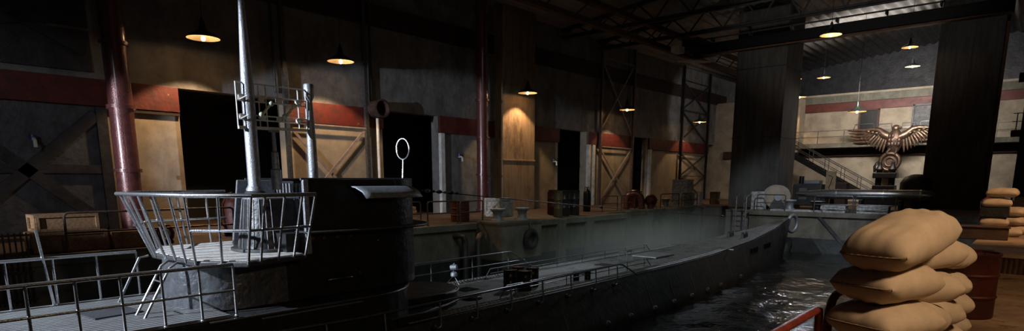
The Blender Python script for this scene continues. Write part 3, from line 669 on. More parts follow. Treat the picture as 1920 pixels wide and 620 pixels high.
dup(D0, (-9.42, 10.95, -.88), 3, 'black steel drum at the back of the fore deck group', dg)
t = thing('deck_floodlight', 'small grey floodlight with round head on a tripod on the fore deck', 'floodlight', (-10.55, 9.85, -.88))
MB().lathe([(.12, .30), (.14, .32), (.14, .42), (.10, .48), (.05, .50)]).build('housing', greym, t, True)
MB().cyl((0, 0, .5), (0, 0, .56), .03).build('neck', tubed, t, True)
MB().cyl((-.1, -.06, .66), (.12, .05, .68), .11, seg=20).build('lamp_head', greym, t, True)
MB().cyl((.0, 0, .76), (.03, 0, .82), .04).build('cap', greym, t, True)
for a in (0, 2.1, 4.2): MB().tube([(0, 0, .34), (.30*math.cos(a), .36*math.sin(a), 0)], .012, 6).build('leg', tubed, t, True)
for x, y, lb in ((-8.78, 12.5, 'left one of two small dark canisters by the near railing of the fore deck'), (-8.62, 12.78, 'right one of two small dark canisters by the near railing of the fore deck')):
    drum((x, y, -.88), .08, .22, drumdk, lb, 'canisters on the fore deck', cat='canister', name='canister')
t.scale = (.62, .62, .62); t.location = (-10.75, 10.05, -.88)
t = thing('folding_stool', 'pale metal folding stool standing on the far part of the fore deck', 'stool', (-9.6, 16.3, -.88))
MB().box((0, 0, .36), (.3, .34, .02)).build('seat', tubed, t)
for sx in (-1, 1):
    for sy in (-1, 1): MB().tube([(sx*.13, sy*.13, .36), (sx*.16, sy*.2, 0)], .012, 6).build('leg', tube, t)
for sy in (-1, 1): MB().tube([(-.15, sy*.17, .14), (.15, sy*.17, .14)], .01, 6).build('rung', tube, t)
# ---------------------------------------------------------------- left quay furniture
def railing(p, q, h, label, m=tuberust, group='pipe railings on the left quay', r=.028, mid=.5, name='pipe_railing'):
    p = Vector((*p, 0)); q = Vector((*q, 0)); d = (q-p); L = d.length; a = math.atan2(d.y, d.x)
    t = thing(name, label, 'railing', p, a, group)
    c = .1
    pts = [(0, 0, 0), (0, 0, h-c)]+[(c-c*math.cos(k*PI/8), 0, h-c+c*math.sin(k*PI/8)) for k in range(1, 5)]+[(L-c+c*math.sin(k*PI/8), 0, h-c+c*math.cos(k*PI/8)) for k in range(0, 5)]+[(L, 0, 0)]
    MB().tube(pts, r, 8).build('hoop', m, t, True)
    MB().tube([(0, 0, h*mid), (L, 0, h*mid)], r*.8, 8).build('mid_rail', m, t, True)
    for x in (0, L): MB().cyl((x, 0, 0), (x, 0, .02), r*2.2).build('foot_plate', m, t, True)
    return t
railing((-16.75, 3.55), (-16.75, 7.4), .92, 'dark pipe railing at the left, before the wooden crates')
railing((-17.0, 9.4), (-17.0, 11.3), .9, 'pipe railing seen behind the platform of the submarine', )
railing((-17.0, 12.9), (-17.0, 14.3), .88, 'brown pipe railing hoop just right of the tower, before the bricks')
railing((-16.85, 14.5), (-16.85, 16.0), .88, 'second brown pipe railing hoop right of the tower')
railing((-16.85, 16.15), (-17.15, 17.7), .85, 'brown pipe railing hoop standing before the red barrel')
railing((-17.9, 27.8), (-17.9, 29.35), .8, 'left hoop railing before the braced frame')
railing((-17.8, 29.6), (-17.8, 31.1), .8, 'right hoop railing, touching the red elbow pipe')
railing((-17.1, 32.9), (-17.1, 35.3), .85, 'thin railing before the two far bollards')
railing((-16.98, 35.5), (-16.98, 37.7), .85, 'thin railing passing before the stacked grey crates')
def crate(loc, s, rz, label, m=greycrate, group='grey crates', diag=True, m2=None):
    t = thing('wooden_crate', label, 'crate', loc, rz, group); sx, sy, sz = s; m2 = m2 or m
    MB().box((0, 0, sz/2), (sx*.95, sy*.95, sz*.97)).build('crate_body', m, t, bevel=.006)
    w = min(.12, sz*.18)
    for yy, ln in ((-sy/2, sx), (sy/2, sx)):
        b = MB(); b.box((0, yy, w/2), (ln, .04, w)); b.box((0, yy, sz-w/2), (ln, .04, w))
        for xx in (-1, 1): b.box((xx*(ln/2-w/2), yy, sz/2), (w, .042, sz))
        b.build('batten_frame', m2, t, bevel=.004)
        if diag: MB().bar((-ln/2+w, yy*1.005, w), (ln/2-w, yy*1.005, sz-w), .035, w).build('diagonal_board', m2, t)
    for xx in (-sx/2, sx/2):
        b = MB(); b.box((xx, 0, w/2), (.04, sy, w)); b.box((xx, 0, sz-w/2), (.04, sy, w))
        for yy in (-1, 1): b.box((xx, yy*(sy/2-w/2), sz/2), (.042, w, sz))
        b.build('batten_frame', m2, t, bevel=.004)
        if diag: MB().bar((xx*1.005, -sy/2+w, w), (xx*1.005, sy/2-w, sz-w), .035, w).build('diagonal_board', m2, t)
    return t
wg = 'pine crates on the left quay'
crate((-17.6, 3.75, 0), (.7, 1.5, .46), 0, 'lower pine crate at the far left, under another crate', wood, wg, False)
crate((-17.6, 3.72, .47), (.7, 1.25, .4), .03, 'pine crate lying on top of the lower one at the far left', wood, wg, False)
crate((-17.4, 5.05, 0), (.6, .95, .40), 0, 'low pine crate right of the stacked pair at the far left', wood, wg, False)
t = thing('hose_reel', 'small round hose reel on the quay left of the first red pipe', 'hose reel', (-17.4, 5.85, 0), .3)
MB().tube([(0, .2*math.cos(a), .26+.2*math.sin(a)) for a in [2*PI*i/20 for i in range(20)]], .06, 10, True).build('hose_coil', pipered, t, True)
MB().cyl((-.06, 0, .26), (.06, 0, .26), .1).build('hub', spark, t, True)
MB().box((0, 0, .04), (.2, .3, .08)).build('foot', blackm, t)
t = thing('fire_engine_tank', 'upright red tank with a black hose loop seen through the platform rails', 'tank', (-18.6, 8.3, 0))
MB().lathe([(.36, 0), (.38, .06), (.38, .95), (.30, 1.12), (.12, 1.2), (.1, 1.26)], seg=28).build('tank_body', drumred, t, True)
MB().tube([(.1, -.35, .2), (.1, -.62, .5), (.1, -.62, .9), (.1, -.4, 1.2), (.05, -.1, 1.28)], .03, 8).build('hose', blackm, t, True)
t = thing('brick_stack', 'stack of orange bricks behind the railing right of the tower', 'brick stack', (-18.7, 14.7, 0))
b = MB()
for k in range(5):
    for j in range(4): b.box((0, -.42+j*.28+(k % 2)*.03, .06+k*.13), (.6, .26, .115))
b.build('bricks', brick, t, bevel=.008)
b = 0
drum((-17.75, 17.0, 0), .38, .82, drumred, 'red barrel behind the railing left of the two big bollards', 'barrels on the left quay', name='barrel', cat='barrel')
crate((-19.1, 20.8, 0), (.9, 1.0, .85), .1, 'grey crate standing behind the two big bollards', group='grey crates')
def bollard(loc, r, h, label, m=greym, group='spool bollards', base=False):
    t = thing('mooring_bollard', label, 'bollard', loc, 0, group)
    MB().lathe([(r*.92, 0), (r*.9, .06*h), (r*.68, .14*h), (r*.6, .4*h), (r*.66, .7*h), (r*.9, .86*h), (r*1.05, .9*h), (r*1.05, .98*h), (r*.9, h)], seg=32).build('spool', m, t, True)
    MB().cyl((0, 0, h), (0, 0, h+.012), r*.98, seg=32).build('top_plate', whitepost, t, True)
    return t
o = MB().box((-15.85, 17.85, .05), (1.1, 2.5, .1)).build('bollard_plinth', concrete, bevel=.015); tag(o, 'low stone plinth under the two big bollards', 'plinth')
bollard((-15.95, 17.3, .1), .29, .46, 'left one of the two big bollards on the quay corner')
bollard((-15.75, 18.55, .1), .29, .46, 'right one of the two big bollards on the quay corner, with a rope')
bollard((-18.5, 34.6, 0), .3, .5, 'left one of two bollards left of the stacked crates', base=True)
bollard((-18.3, 35.9, 0), .3, .5, 'right one of two bollards left of the stacked crates')
def tyre(loc, rz, label, R=.3):
    t = thing('tyre_fender', label, 'tyre', loc, rz, 'tyre fenders on the quay wall')
    MB().tube([(0, R*math.cos(a), R*math.sin(a)) for a in [2*PI*i/28 for i in range(28)]], .12, 12, True).build('tyre_ring', rubber, t, True)
    MB().tube([(0, 0, R*.8), (-.02, -.02, R*1.6), (-.1, 0, R*2.6)], .025, 8).build('rope', rope, t, True)
    return t
tyre((-14.95, 18.15, -.62), 0, 'black tyre hanging on the quay block under the big bollards', .3)
tyre((-16.72, 31.9, -.9), 0, 'black tyre hanging on the far part of the left quay wall', .38)
drum((-17.9, 23.4, 0), .22, 1.2, drumred, 'slim bright red cylinder left of the olive one', 'tall cylinders on the quay', name='pressure_cylinder', cat='cylinder')
drum((-16.6, 22.1, 0), .2, 1.18, olive, 'slim olive cylinder standing at the quay edge', 'tall cylinders on the quay', name='pressure_cylinder', cat='cylinder')
drum((-16.9, 22.95, 0), .28, 1.2, drumdk, 'dark brown cylinder just right of the olive one', 'tall cylinders on the quay', name='pressure_cylinder', cat='cylinder')
drum((-17.0, 23.9, 0), .26, 1.18, drumdk, 'black cylinder, rightmost of the tall group at the quay edge', 'tall cylinders on the quay', name='pressure_cylinder', cat='cylinder')
o = MB().box((-18.3, 23.9, .55), (.3, .5, 1.1)).build('equipment_cabinet', darkwood, bevel=.02); tag(o, 'narrow dark cabinet behind the olive and black cylinders', 'cabinet')
t = thing('gas_bottle', 'single glossy black gas bottle before the white door jamb', 'gas bottle', (-18.4, 27.05, 0))
MB().lathe([(.18, 0), (.2, .05), (.2, .98), (.17, 1.1), (.08, 1.17), (.07, 1.2)], seg=24).build('bottle', blackm, t, True)
MB().cyl((0, 0, 1.18), (0, 0, 1.28), .05).build('valve', tubed, t, True)
MB().tube([(-.14, 0, 1.16), (-.14, 0, 1.3), (.14, 0, 1.3), (.14, 0, 1.16)], .02, 6).build('guard', blackm, t, True)
# red elbow pipe
t = thing('red_elbow_pipe', 'fat red elbow pipe arching out of the quay floor', 'pipe', (-18.0, 31.4, 0), math.radians(-58))
pts = [(0, -.45, 0), (0, -.45, .45)]+[(0, -.45+.42-.42*math.cos(a), .5+.42*math.sin(a)) for a in [PI*k/12 for k in range(1, 12)]]+[(0, .42, .4), (0, .42, 0)]
MB().tube(pts, .19, 18).build('bend', pipered, t, True)
for y, z in ((-.45, .05), (.42, .05), (.42, .5)): MB().cyl((0, y, z), (0, y, z+.08), .25).build('flange', pipered, t, True)
MB().ball((-.1, .95, .5), .36, (.7, 1, 1)).build('valve_body', drumred, t, True)
MB().cyl((-.1, .95, 0), (-.1, .95, .4), .2).build('valve_foot', drumred, t, True)
o = MB().box((-18.9, 33.0, .5), (.5, .9, 1.0)).build('equipment_cabinet', drumred, bevel=.03); tag(o, 'dark red cabinet right of the fat elbow pipe', 'cabinet')
crate((-17.7, 37.0, 0), (1.0, 1.15, .86), -.15, 'lower grey crate of the stack on the far left quay')
crate((-17.7, 37.0, .87), (1.0, 1.1, .84), .1, 'grey crate on top of the stack on the far left quay')
crate((-17.9, 39.3, 0), (.9, .9, .85), .2, 'grey crate behind and right of the stack on the far left quay')
drum((-17.6, 42.0, 0), .35, .85, olive, 'dull olive barrel right of the far crates beside the big pillar', 'barrels on the left quay', name='barrel', cat='barrel')
drum((-18.5, 41.2, 0), .35, .85, drumdk, 'black barrel between the far crates and the olive barrel', 'barrels on the left quay', name='barrel', cat='barrel')
# ducts elbowing down the quay wall
for y, x, s, lb in ((15.75, -16.2, 1, 'grey pipe running down the quay wall with brass elbow on its left'), (16.15, -15.9, -1, 'grey pipe running down the quay wall nearest the concrete block')):
    t = thing('quay_drain_pipe', lb, 'pipe', (x, y, -2.1), 0, 'drain pipes on the quay wall')
    MB().cyl((0, 0, 0), (0, 0, 1.38), .12).build('pipe_body', tubed, t, True)
    MB().tube([(-.3*(s > 0), -.25*s, 1.68), (-.1*(s > 0), -.2*s, 1.72), (0, -.1*s, 1.68), (0, 0, 1.52), (0, 0, 1.34)], .12, 12).build('elbow', tuberust, t, True)
    MB().cyl((0, 0, .0), (0, 0, .06), .15).build('collar', tubed, t, True)
# iron grille on the quay wall at the far left
t = thing('iron_grille', 'black iron bar grille hanging on the quay wall at the far left', 'grille', (-16.3, 2.45, -.8))
for k in range(9): MB().bar((-16.3, 1.95+k*.1, -1.0), (-16.3, 1.95+k*.1, .55), .03, .03).build('bar', blackm, t, world=True)
for z in (-.9, -.3, .0, .5): MB().bar((-16.28, 1.9, z), (-16.28, 2.8, z), .02, .04).build('cross_bar', blackm, t, world=True)
# quay access ladders (thin white posts)
t = thing('quay_ladder', 'pale ladder with handrails going down by the far corner of the basin', 'ladder', (-12.35, 34.5, 0))
for y in (34.0, 34.0):
    pass
for x in (-12.9, -12.35): MB().tube([(x, 33.8, -1.9), (x, 33.8, .75), (x, 34.4, .95), (x, 35.0, .9), (x, 35.0, 0)], .04, 8).build('stile', tube, t, True, world=True)
for k in range(7): MB().tube([(-12.9, 33.8, -1.7+k*.28), (-12.35, 33.8, -1.7+k*.28)], .022, 6).build('rung', tubed, t, True, world=True)
struct('floor_ladder_landing', MB().box((-12.9, 35.5, -.04), (1.5, 2.6, .08)), concrete)
struct('wall_quay_landing', MB().box((-12.9, 35.6, -2.1), (1.4, 2.9, 4.0)), greywall)
# ---------------------------------------------------------------- end quay
eg = 'pipe railings on the end quay'
railing((-11.9, 34.2), (-10.4, 34.2), .88, 'pipe railing before the white locker and cable drum', tubed, eg)
railing((-8.95, 34.2), (-7.15, 34.2), .86, 'left pipe railing hoop before the torpedo', tubed, eg)
railing((-7.05, 34.2), (-5.3, 34.2), .86, 'right pipe railing hoop before the torpedo', tubed, eg)
o = thing('white_locker', 'white chipped steel locker standing before the cable drum', 'locker', (-12.0, 34.75, 0))
MB().box((0, 0, .52), (.68, .5, 1.04)).build('locker_body', greycrate, o, bevel=.02)
MB().box((0, -.255, .52), (.6, .02, .94)).build('door', greycrate, o, bevel=.008)
MB().box((0, 0, -.0+.03), (.76, .58, .06)).build('base', concrete, o)
t = thing('cable_drum', 'large pale cable drum winch lying on its side behind the white locker', 'winch', (-11.5, 36.1, 0), math.radians(25))
for y in (-.55, .55): MB().cyl((0, y-.04, .72), (0, y+.04, .72), .68, seg=36).build('drum_flange', plaster, t, True)
MB().cyl((0, -.5, .72), (0, .5, .72), .5, seg=28).build('cable_winding', rope, t, True)
MB().cyl((0, -.68, .72), (0, .68, .72), .2).build('hub', greym, t, True)
for y in (-.62, .62): MB().prism([(-.5, y-.04), (.5, y-.04), (.5, y+.04), (-.5, y+.04)], 0, .7, [(-.14, y-.04), (.14, y-.04), (.14, y+.04), (-.14, y+.04)]).build('cradle', steelbeam, t)
t = thing('diesel_compressor', 'bulky grey machine behind the cable drum by the big pillar', 'machine', (-10.7, 39.6, 0))
MB().box((0, 0, .8), (1.6, 1.2, 1.3)).build('machine_body', steelbeam, t, bevel=.06)
MB().cyl((-.5, 0, 1.45), (-.5, 0, 1.9), .14).build('exhaust', blackm, t, True)
MB().box((.2, 0, 1.55), (.8, .8, .22)).build('cowl', greym, t, bevel=.04)
for x in (-.7, .7): MB().box((x, 0, .08), (.14, 1.2, .16)).build('skid', blackm, t)
t = thing('notice_board', 'tall beige notice board standing right of the grey machine', 'notice board', (-9.55, 39.5, 0))
MB().box((0, 0, 1.45), (.55, .05, 1.5)).build('board', paper, t, bevel=.01)
MB().box((0, .05, 1.1), (.08, .06, 2.2)).build('post', darkwood, t)
b = MB(); b.tube([(-.12, -.035, 1.95), (.1, -.035, 1.85), (.02, -.035, 1.5), (-.08, -.035, 1.2), (.1, -.035, 1.05)], .02, 6); b.build('painted_mark', blackm, t)
o = MB().box((-9.55, 41.5, .75), (1.0, .8, 1.5)).build('equipment_cabinet', darkwood, bevel=.03); tag(o, 'dark cabinet under the stair right of the notice board', 'cabinet')
pl = MB().box((-9.9, 34.6, .05), (2.6, .7, .1)).build('bollard_plinth', greycrate, bevel=.015); tag(pl, 'pale plinth under the two end quay bollards', 'plinth')
bollard((-10.3, 34.6, .1), .33, .5, 'left bollard of the end quay, right of the white locker')
bollard((-8.95, 34.75, .1), .36, .46, 'right bollard of the end quay, beside the hoop railing', blackm)
crate((-8.15, 34.9, 0), (1.15, .6, .36), 0, 'flat grey crate behind the left hoop railing of the end quay')
crate((-6.35, 34.9, 0), (1.35, .6, .38), 0, 'flat grey crate behind the right hoop railing of the end quay')
t = thing('torpedo', 'long steel torpedo lying on a rack across the end quay', 'torpedo', (-7.2, 36.3, 0))
prof = [(.02, -3.3), (.10, -3.2), (.17, -2.7), (.24, -2.0), (.26, -1.2), (.26, 2.6), (.22, 3.0), (.12, 3.2), (.02, 3.28)]
MB().lathe(prof, (0, 0, .92), 28, Matrix.Rotation(PI/2, 4, 'Y')).build('torpedo_body', torp, t, True)
for x in (-1.2, 1.0, 2.6): MB().cyl((x-.03, 0, .92), (x+.03, 0, .92), .275, seg=28).build('band', tube, t, True)
for a in (0, PI/2): 
    MB().box((-2.95, 0, .92), (.4, .03 if a else .62, .62 if a else .03)).build('tail_fin', torp, t)
for a in range(4): MB().bar((-3.3, 0, .92), (-3.34, .2*math.cos(a*PI/2+.5), .92+.2*math.sin(a*PI/2+.5)), .05, .08).build('propeller_blade', bronze, t)
t = thing('torpedo_rack', 'dark steel trestle rack carrying the torpedo', 'rack', (-7.2, 36.3, 0))
for x in (-1.8, .0, 1.8): MB().box((x, 0, .31), (.12, .7, .62)).build('trestle', blackm, t); MB().box((x, 0, .64), (.16, .5, .06)).build('cradle', steelbeam, t)
for y in (-.3, .3): MB().box((0, y, .1), (4.6, .08, .08)).build('runner', steelbeam, t)
# press machine beneath the eagle
t = thing('hydraulic_press', 'dark cast iron press on a stepped base below the eagle', 'press', (-8.15, 47.5, 0))
MB().box((0, 0, .3), (2.0, 1.4, .6)).build('base', blackm, t, bevel=.05)
MB().box((0, 0, .95), (1.3, 1.0, .75)).build('bed', blackm, t, bevel=.05)
for x in (-.38, .38): MB().cyl((x, 0, 1.3), (x, 0, 2.35), .19).build('column', blackm, t, True)
MB().box((0, 0, 1.98), (1.4, .8, .36)).build('crosshead', blackm, t, bevel=.04)
for x in (-.38, .38): MB().lathe([(.24, 2.3), (.26, 2.4), (.12, 2.6), (.1, 2.85)], (x, 0, 0)).build('cylinder_head', blackm, t, True)
for k in range(3): MB().tube([(-.7+k*.05, -.1, 2.2), (-.75+k*.05, -.1, 2.6+k*.1), (-.5, -.1, 2.7+k*.1)], .03, 6).build('lever', blackm, t, True)
for x, lb in ((-6.6, 'pale low wall block right of the press'),):
    o = MB().box((x-.2, 50.5, .9), (2.4, .6, 1.8)).build('low_wall_block', concrete, bevel=.03); tag(o, lb, 'wall block')
t = thing('storage_tank', 'round dark tank beside the base of the dark pillar', 'tank', (-5.6, 41.9, 0))
MB().lathe([(.75, 0), (.8, .1), (.8, 1.5), (.6, 1.85), (.2, 2.0)], seg=28).build('tank_body', darksteel, t, True)
# ---------------------------------------------------------------- eagle
EX, EY = -8.6, 52.1
eag = thing('eagle_statue', 'bronze eagle statue with spread wings above a round ring emblem', 'statue', (EX, EY, 3.0))
def E(name, mb, m=bronze, parent=None, smooth=True): return mb.build(name, m, parent or eag, smooth, 0, True)
E('body', MB().lathe([(.12, 3.55), (.3, 3.75), (.5, 4.15), (.56, 4.5), (.5, 4.85), (.34, 5.1), (.24, 5.25)], (0, 0, 0), 24).move(Matrix.Translation((EX, EY, 0)) @ Matrix.Diagonal((1, .6, 1, 1))), bronzedk)
hd = E('head', MB().ball((EX, EY, 5.38), .26, (1, .85, 1.0)))
E('beak', MB().tube([(EX+.18, EY-.05, 5.45), (EX+.36, EY-.06, 5.42), (EX+.42, EY-.06, 5.3)], [.1, .06, .015], 8), bronze, hd)
E('brow', MB().ball((EX+.05, EY-.14, 5.5), .09, (1.8, .7, .6)), bronzedk, hd)
for k in range(10):
    a = random.uniform(-.4, .4); E('breast_feather', MB().ball((EX-.3+(k % 4)*.2, EY-.28, 4.25+(k//4)*.28), .14, (.8, .4, 1.2)), bronzedk)
for s in (-1, 1):
    wg_ = E('wing', MB().tube([(EX+s*.3, EY, 4.75), (EX+s*.7, EY, 4.95), (EX+s*1.05, EY, 5.3), (EX+s*1.45, EY, 5.38), (EX+s*2.2, EY, 5.3)], [.3, .3, .2, .15, .1], 12).move(Matrix()), bronze)
    for k in range(5):   # long level primaries
        z = 5.35-k*.22; x1_ = 3.15-k*.12; E('primary_feather', MB().tube([(EX+s*1.5, EY, z), (EX+s*(x1_-.4), EY-.04, z+.0), (EX+s*x1_, EY-.02, z+.02)], [.09, .1, .03], 8), bronze, wg_)
    for k in range(9):   # fanned secondaries
        f = k/8; a = math.radians(200+f*60); px_ = EX+s*(1.7-f*1.15); pz = 5.15-f*.55
        E('secondary_feather', MB().tube([(px_, EY-.05, pz), (px_+s*.45*math.cos(math.radians(-20-60*f)), EY-.12, pz-.28-.3*f), (px_+s*.62*math.cos(math.radians(-28-50*f)), EY-.1, pz-.5-.42*f)], [.075, .09, .03], 8), bronze, wg_)
    for k in range(5): E('covert_feather', MB().ball((EX+s*(.65+k*.27), EY-.16, 4.95+.07*k), .13, (1.1, .6, .7)), bronze, wg_)
rg = E('ring_emblem', MB().tube([(EX-.15+.6*math.cos(a), EY-.1, 3.0+.6*math.sin(a)) for a in [2*PI*i/36 for i in range(36)]], .15, 10, True), bronzedk)
E('ring_disc', MB().cyl((EX-.15, EY-.08, 3.0), (EX-.15, EY+.02, 3.0), .56, seg=32), bronzedk, rg)
E('inner_ring', MB().tube([(EX-.15+.3*math.cos(a), EY-.16, 3.0+.3*math.sin(a)) for a in [2*PI*i/24 for i in range(24)]], .06, 8, True), bronze, rg)
for s in (-1, 1): E('talon', MB().tube([(EX+s*.2, EY-.1, 3.95), (EX+s*.28-.1, EY-.25, 3.7), (EX+s*.26-.1, EY-.3, 3.55)], [.1, .08, .04], 8), bronzedk)
E('mounting_bracket', MB().box((EX, EY+.4, 4.3), (.5, .9, .3)), blackm, smooth=False)
# tubular frame behind the wings
b = MB()
for s in (-1, 1):
    b.tube([(EX+s*.3, EY+.2, 5.4), (EX+s*.35, EY+.2, 5.75), (EX+s*1.1, EY+.2, 5.75), (EX+s*1.2, EY+.2, 5.5)], .04, 6); b.tube([(EX+s*1.4, EY+.2, 5.4), (EX+s*1.5, EY+.2, 5.8), (EX+s*2.7, EY+.2, 5.8), (EX+s*2.8, EY+.2, 5.4)], .04, 6)
E('support_frame', b, tubed)
# ---------------------------------------------------------------- right quay
t = thing('low_timber_stage', 'low timber stage with corrugated front behind the red drum', 'stage', (1, 18, 0))
MB().box((1.35, 20.3, .32), (4.7, 13, .06)).build('stage_top', nearfloor, t, world=True)
b = MB()
for k in range(64): b.cyl((-.95+k*.073, 13.84, 0), (-.95+k*.073, 13.84, .3), .03, seg=6)
b.build('corrugated_front', tuberust, t, True, world=True)
MB().box((1.35, 20.3, .15), (4.6, 12.9, .29)).build('stage_frame', darkwood, t, world=True)
drum((-.60, 9.2, 0), .315, .79, drumred, 'big dark red oil drum right of the sandbag pile', 'barrels on the right quay')
RX = -.86
t = thing('near_railing', 'dark red pipe rail end in front of the sandbags', 'railing', (RX, 2.2, 0))
MB().tube([(RX, -1, .95), (RX, 3.5, .95), (RX, 3.56, .94), (RX, 3.58, .88), (RX, 3.58, 0)], .022, 12).build('top_rail', redrail, t, True, world=True)
MB().tube([(RX, -1, .5), (RX, 3.58, .5)], .018, 12).build('mid_rail', redrail, t, True, world=True)
MB().tube([(RX, 1.2, .95), (RX, 1.2, 0)], .022, 12).build('post', redrail, t, True, world=True)
t = thing('near_railing', 'second dark red pipe rail bending up under the sandbags', 'railing', (RX, 3.78, 0))
MB().tube([(RX, 3.78, 0), (RX, 3.78, .84), (RX, 3.79, .90), (RX, 3.84, .955), (RX, 3.92, .98), (RX, 6, .97), (RX, 6.08, .9), (RX, 6.1, 0)], .024, 12).build('hoop', redrail, t, True, world=True)
MB().tube([(RX, 3.78, .5), (RX, 6.1, .5)], .018, 12).build('mid_rail', redrail, t, True, world=True)
# sandbags
def bag_mesh(L, W, T, seed, droop=.0):
    b = MB(); nu, nv = 40, 28; rnd = random.Random(seed); ph = [rnd.uniform(0, 9) for _ in range(6)]
    def pt(u, v, s):
        au, av = abs(u), abs(v)
        th = (max(0, 1-au**4.2)**.48)*(max(0, 1-av**3.0)**.5)
        wx = L/2*u*(1-.055*(1-av**2)*0-.05*av**4*0)*(1-.05*(1-av*av)*-1*.6)
        x = L/2*u*(1-.10*(av**6)); y = W/2*v*(1-.10*(au**6)*.6-.10*(1-au)*0)
        y *= 1-.06*math.sin(PI*au)**2*0
        f = 1+.10*noise.noise(Vector((u*1.7+ph[0], v*1.4, s*3+ph[1])))
        z = s*T/2*th*f
        n = noise.noise(Vector((x*7+ph[2], y*9+ph[3], z*5)))*.012
        wr = math.sin((v*2+.9*math.sin(u*2+ph[4]))*7+ph[5])*.0038*(au**1.5)*2.0*th
        z += s*(n*th+wr) ; z -= droop*(au**2)
        return (x, y, z)
    grid = {}
    for s in (1, -1):
        for i in range(nu+1):
            for j in range(nv+1):
                u = math.sin((i/nu*2-1)*PI/2); v = math.sin((j/nv*2-1)*PI/2)
                if s == -1 and (i in (0, nu) or j in (0, nv)): grid[s, i, j] = grid[1, i, j]
                else: grid[s, i, j] = b.b.verts.new(pt(u, v, s))
    for s in (1, -1):
        for i in range(nu):
            for j in range(nv):
                q = (grid[s, i, j], grid[s, i+1, j], grid[s, i+1, j+1], grid[s, i, j+1])
                b.b.faces.new(q if s == 1 else q[::-1])
    se = MB(); e_ = []
    for j in range(nv+1):
        v = math.sin((j/nv*2-1)*PI/2)*.97; x, y, z = pt(-1, v, 1); e_.append((x+.004, y, z))
    se.tube(e_, [.007+.0025*(k % 2) for k in range(len(e_))], 6)
    return b, se
def bag(loc, size, rz, pitch, roll, label, seed, group='sandbags of the near pile', droop=.01):
    t = thing('sandbag', label, 'sandbag', loc, 0, group); t.rotation_euler = (roll, pitch, rz)
    b, se = bag_mesh(*size, seed, droop)
    b.build('bag_body', burlap, t, True, auto=False); se.build('stitched_seam', seamm, t, True)
    return t
D = math.radians
BAGS = [
 # loc, (L,W,T), heading, pitch, roll, label
 ((-.53, 3.68, 1.35), (.58, .355, .24), D(72), D(-13), 0, 'big topmost sandbag of the near pile'),
 ((-.57, 3.68, 1.125), (.50, .36, .20), D(68), 0, 0, 'sandbag directly below the topmost one, its seam towards the rail'),
 ((-.56, 3.66, .925), (.50, .39, .20), D(66), 0, 0, 'sandbag at the bottom edge of the picture, third from the top'),
 ((-.50, 4.08, 1.235), (.42, .30, .19), D(48), D(-8), 0, 'sandbag poking out right under the topmost one'),
 ((-.44, 4.42, 1.22), (.34, .26, .16), D(-25), D(4), 0, 'small sandbag tip farthest right in the near pile'),
 ((-.50, 4.06, 1.055), (.42, .32, .18), D(40), D(-4), 0, 'sandbag in the second row, level with the one below the top'),
 ((-.47, 4.42, 1.04), (.40, .28, .16), D(25), 0, 0, 'sandbag behind the second row, right side of the pile'),
 ((-.50, 4.0, .87), (.46, .34, .19), D(80), D(10), D(-14), 'plump sandbag wedged at a slant in the second row'),
 ((-.46, 4.42, .86), (.38, .28, .17), D(60), 0, D(10), 'sandbag in shade right of the slanted one'),
 ((-.46, 4.80, .86), (.38, .28, .17), D(35), 0, 0, 'sandbag in the third row near the right edge of the pile'),
 ((-.56, 3.72, .715), (.50, .40, .2), D(60), 0, 0, 'low front sandbag half below the picture edge'),
 ((-.49, 4.2, .67), (.46, .34, .19), D(45), 0, 0, 'low sandbag in the second row'),
 ((-.48, 4.62, .68), (.40, .30, .18), D(25), 0, 0, 'low sandbag in the third row'),
 ((-.47, 5.0, .68), (.38, .28, .17), D(50), 0, 0, 'low sandbag at the far end of the pile'),
]
for k, z in enumerate((.48, .29, .1)):
    for j, (x, y) in enumerate(((-.54, 3.76), (-.50, 4.2), (-.48, 4.64), (-.46, 5.04))):
        BAGS.append(((x, y, z), (.52, .42, .2), math.radians(20+25*((k+j) % 3)), 0, 0, 'sandbag in %s, %s of the near pile' % (('the third layer up', 'the second layer up', 'the ground layer')[k], ('front', 'second stack', 'third stack', 'far end')[j])))
for i, (loc, s, rz, pt_, rl, lb) in enumerate(BAGS): bag(loc, s, rz, pt_, rl, lb, 40+i)
# small far sandbag pile on the stage
fg = 'sandbags of the far pile'
for i, (x, y, z, rz, L, lb) in enumerate(((-.50, 18.3, .46, .1, .98, 'widest sandbag at the bottom of the far pile'), (-.60, 18.4, .68, 0, .62, 'sandbag lying on the widest one of the far pile'), (-.60, 18.4, 1.13, .05, .64, 'sandbag on the dark box of the far pile'), (-.52, 18.4, 1.37, -.1, .66, 'topmost sandbag of the far pile'), (-.25, 19.1, .9, 1.2, .7, 'sandbag behind the dark box of the far pile'), (-.25, 19.1, .68, 1.2, .7, 'second sandbag down behind the dark box'), (-.25, 19.1, .46, 1.2, .7, 'ground sandbag behind the far pile'))):
    bag((x-.2, y, z), (L*.9, .5, .23), rz, 0, 0, lb, 90+i, fg, .015)
o = MB().box((-.82, 18.4, .905), (.55, .45, .22)).build('ammunition_box', drumdk, bevel=.015); tag(o, 'dark box laid between the sandbags of the far pile', 'box')
o = thing('timber_chest', 'low dark timber chest before the far sandbags', 'chest', (-1.0+.1, 17.2, .35), .05)
MB().box((0, 0, .13), (.85, .5, .26)).build('chest_body', darkwood, o, bevel=.015); MB().box((0, 0, .275), (.9, .54, .03)).build('lid', darkwood, o, bevel=.008)
b = bollard((-2.05+.75, 30.5, 0), .42, .55, 'bollard with white top on the right quay beyond the sandbags', blackm)
for (x, y, s, lb) in ((-1.0, 24.2, (.8, .8, .8), 'brown crate on the right quay beyond the near pile'), (-.95, 20.6, (.6, .6, .62), 'dark crate left of the far sandbags')):
    crate((x+.75, y, .35), s, .1, lb, darkwood, 'dark crates on the right quay', False)
t = thing('red_handrail', 'dark red tube handrail left of the far sandbag pile', 'railing', (-1.1, 19, .35))
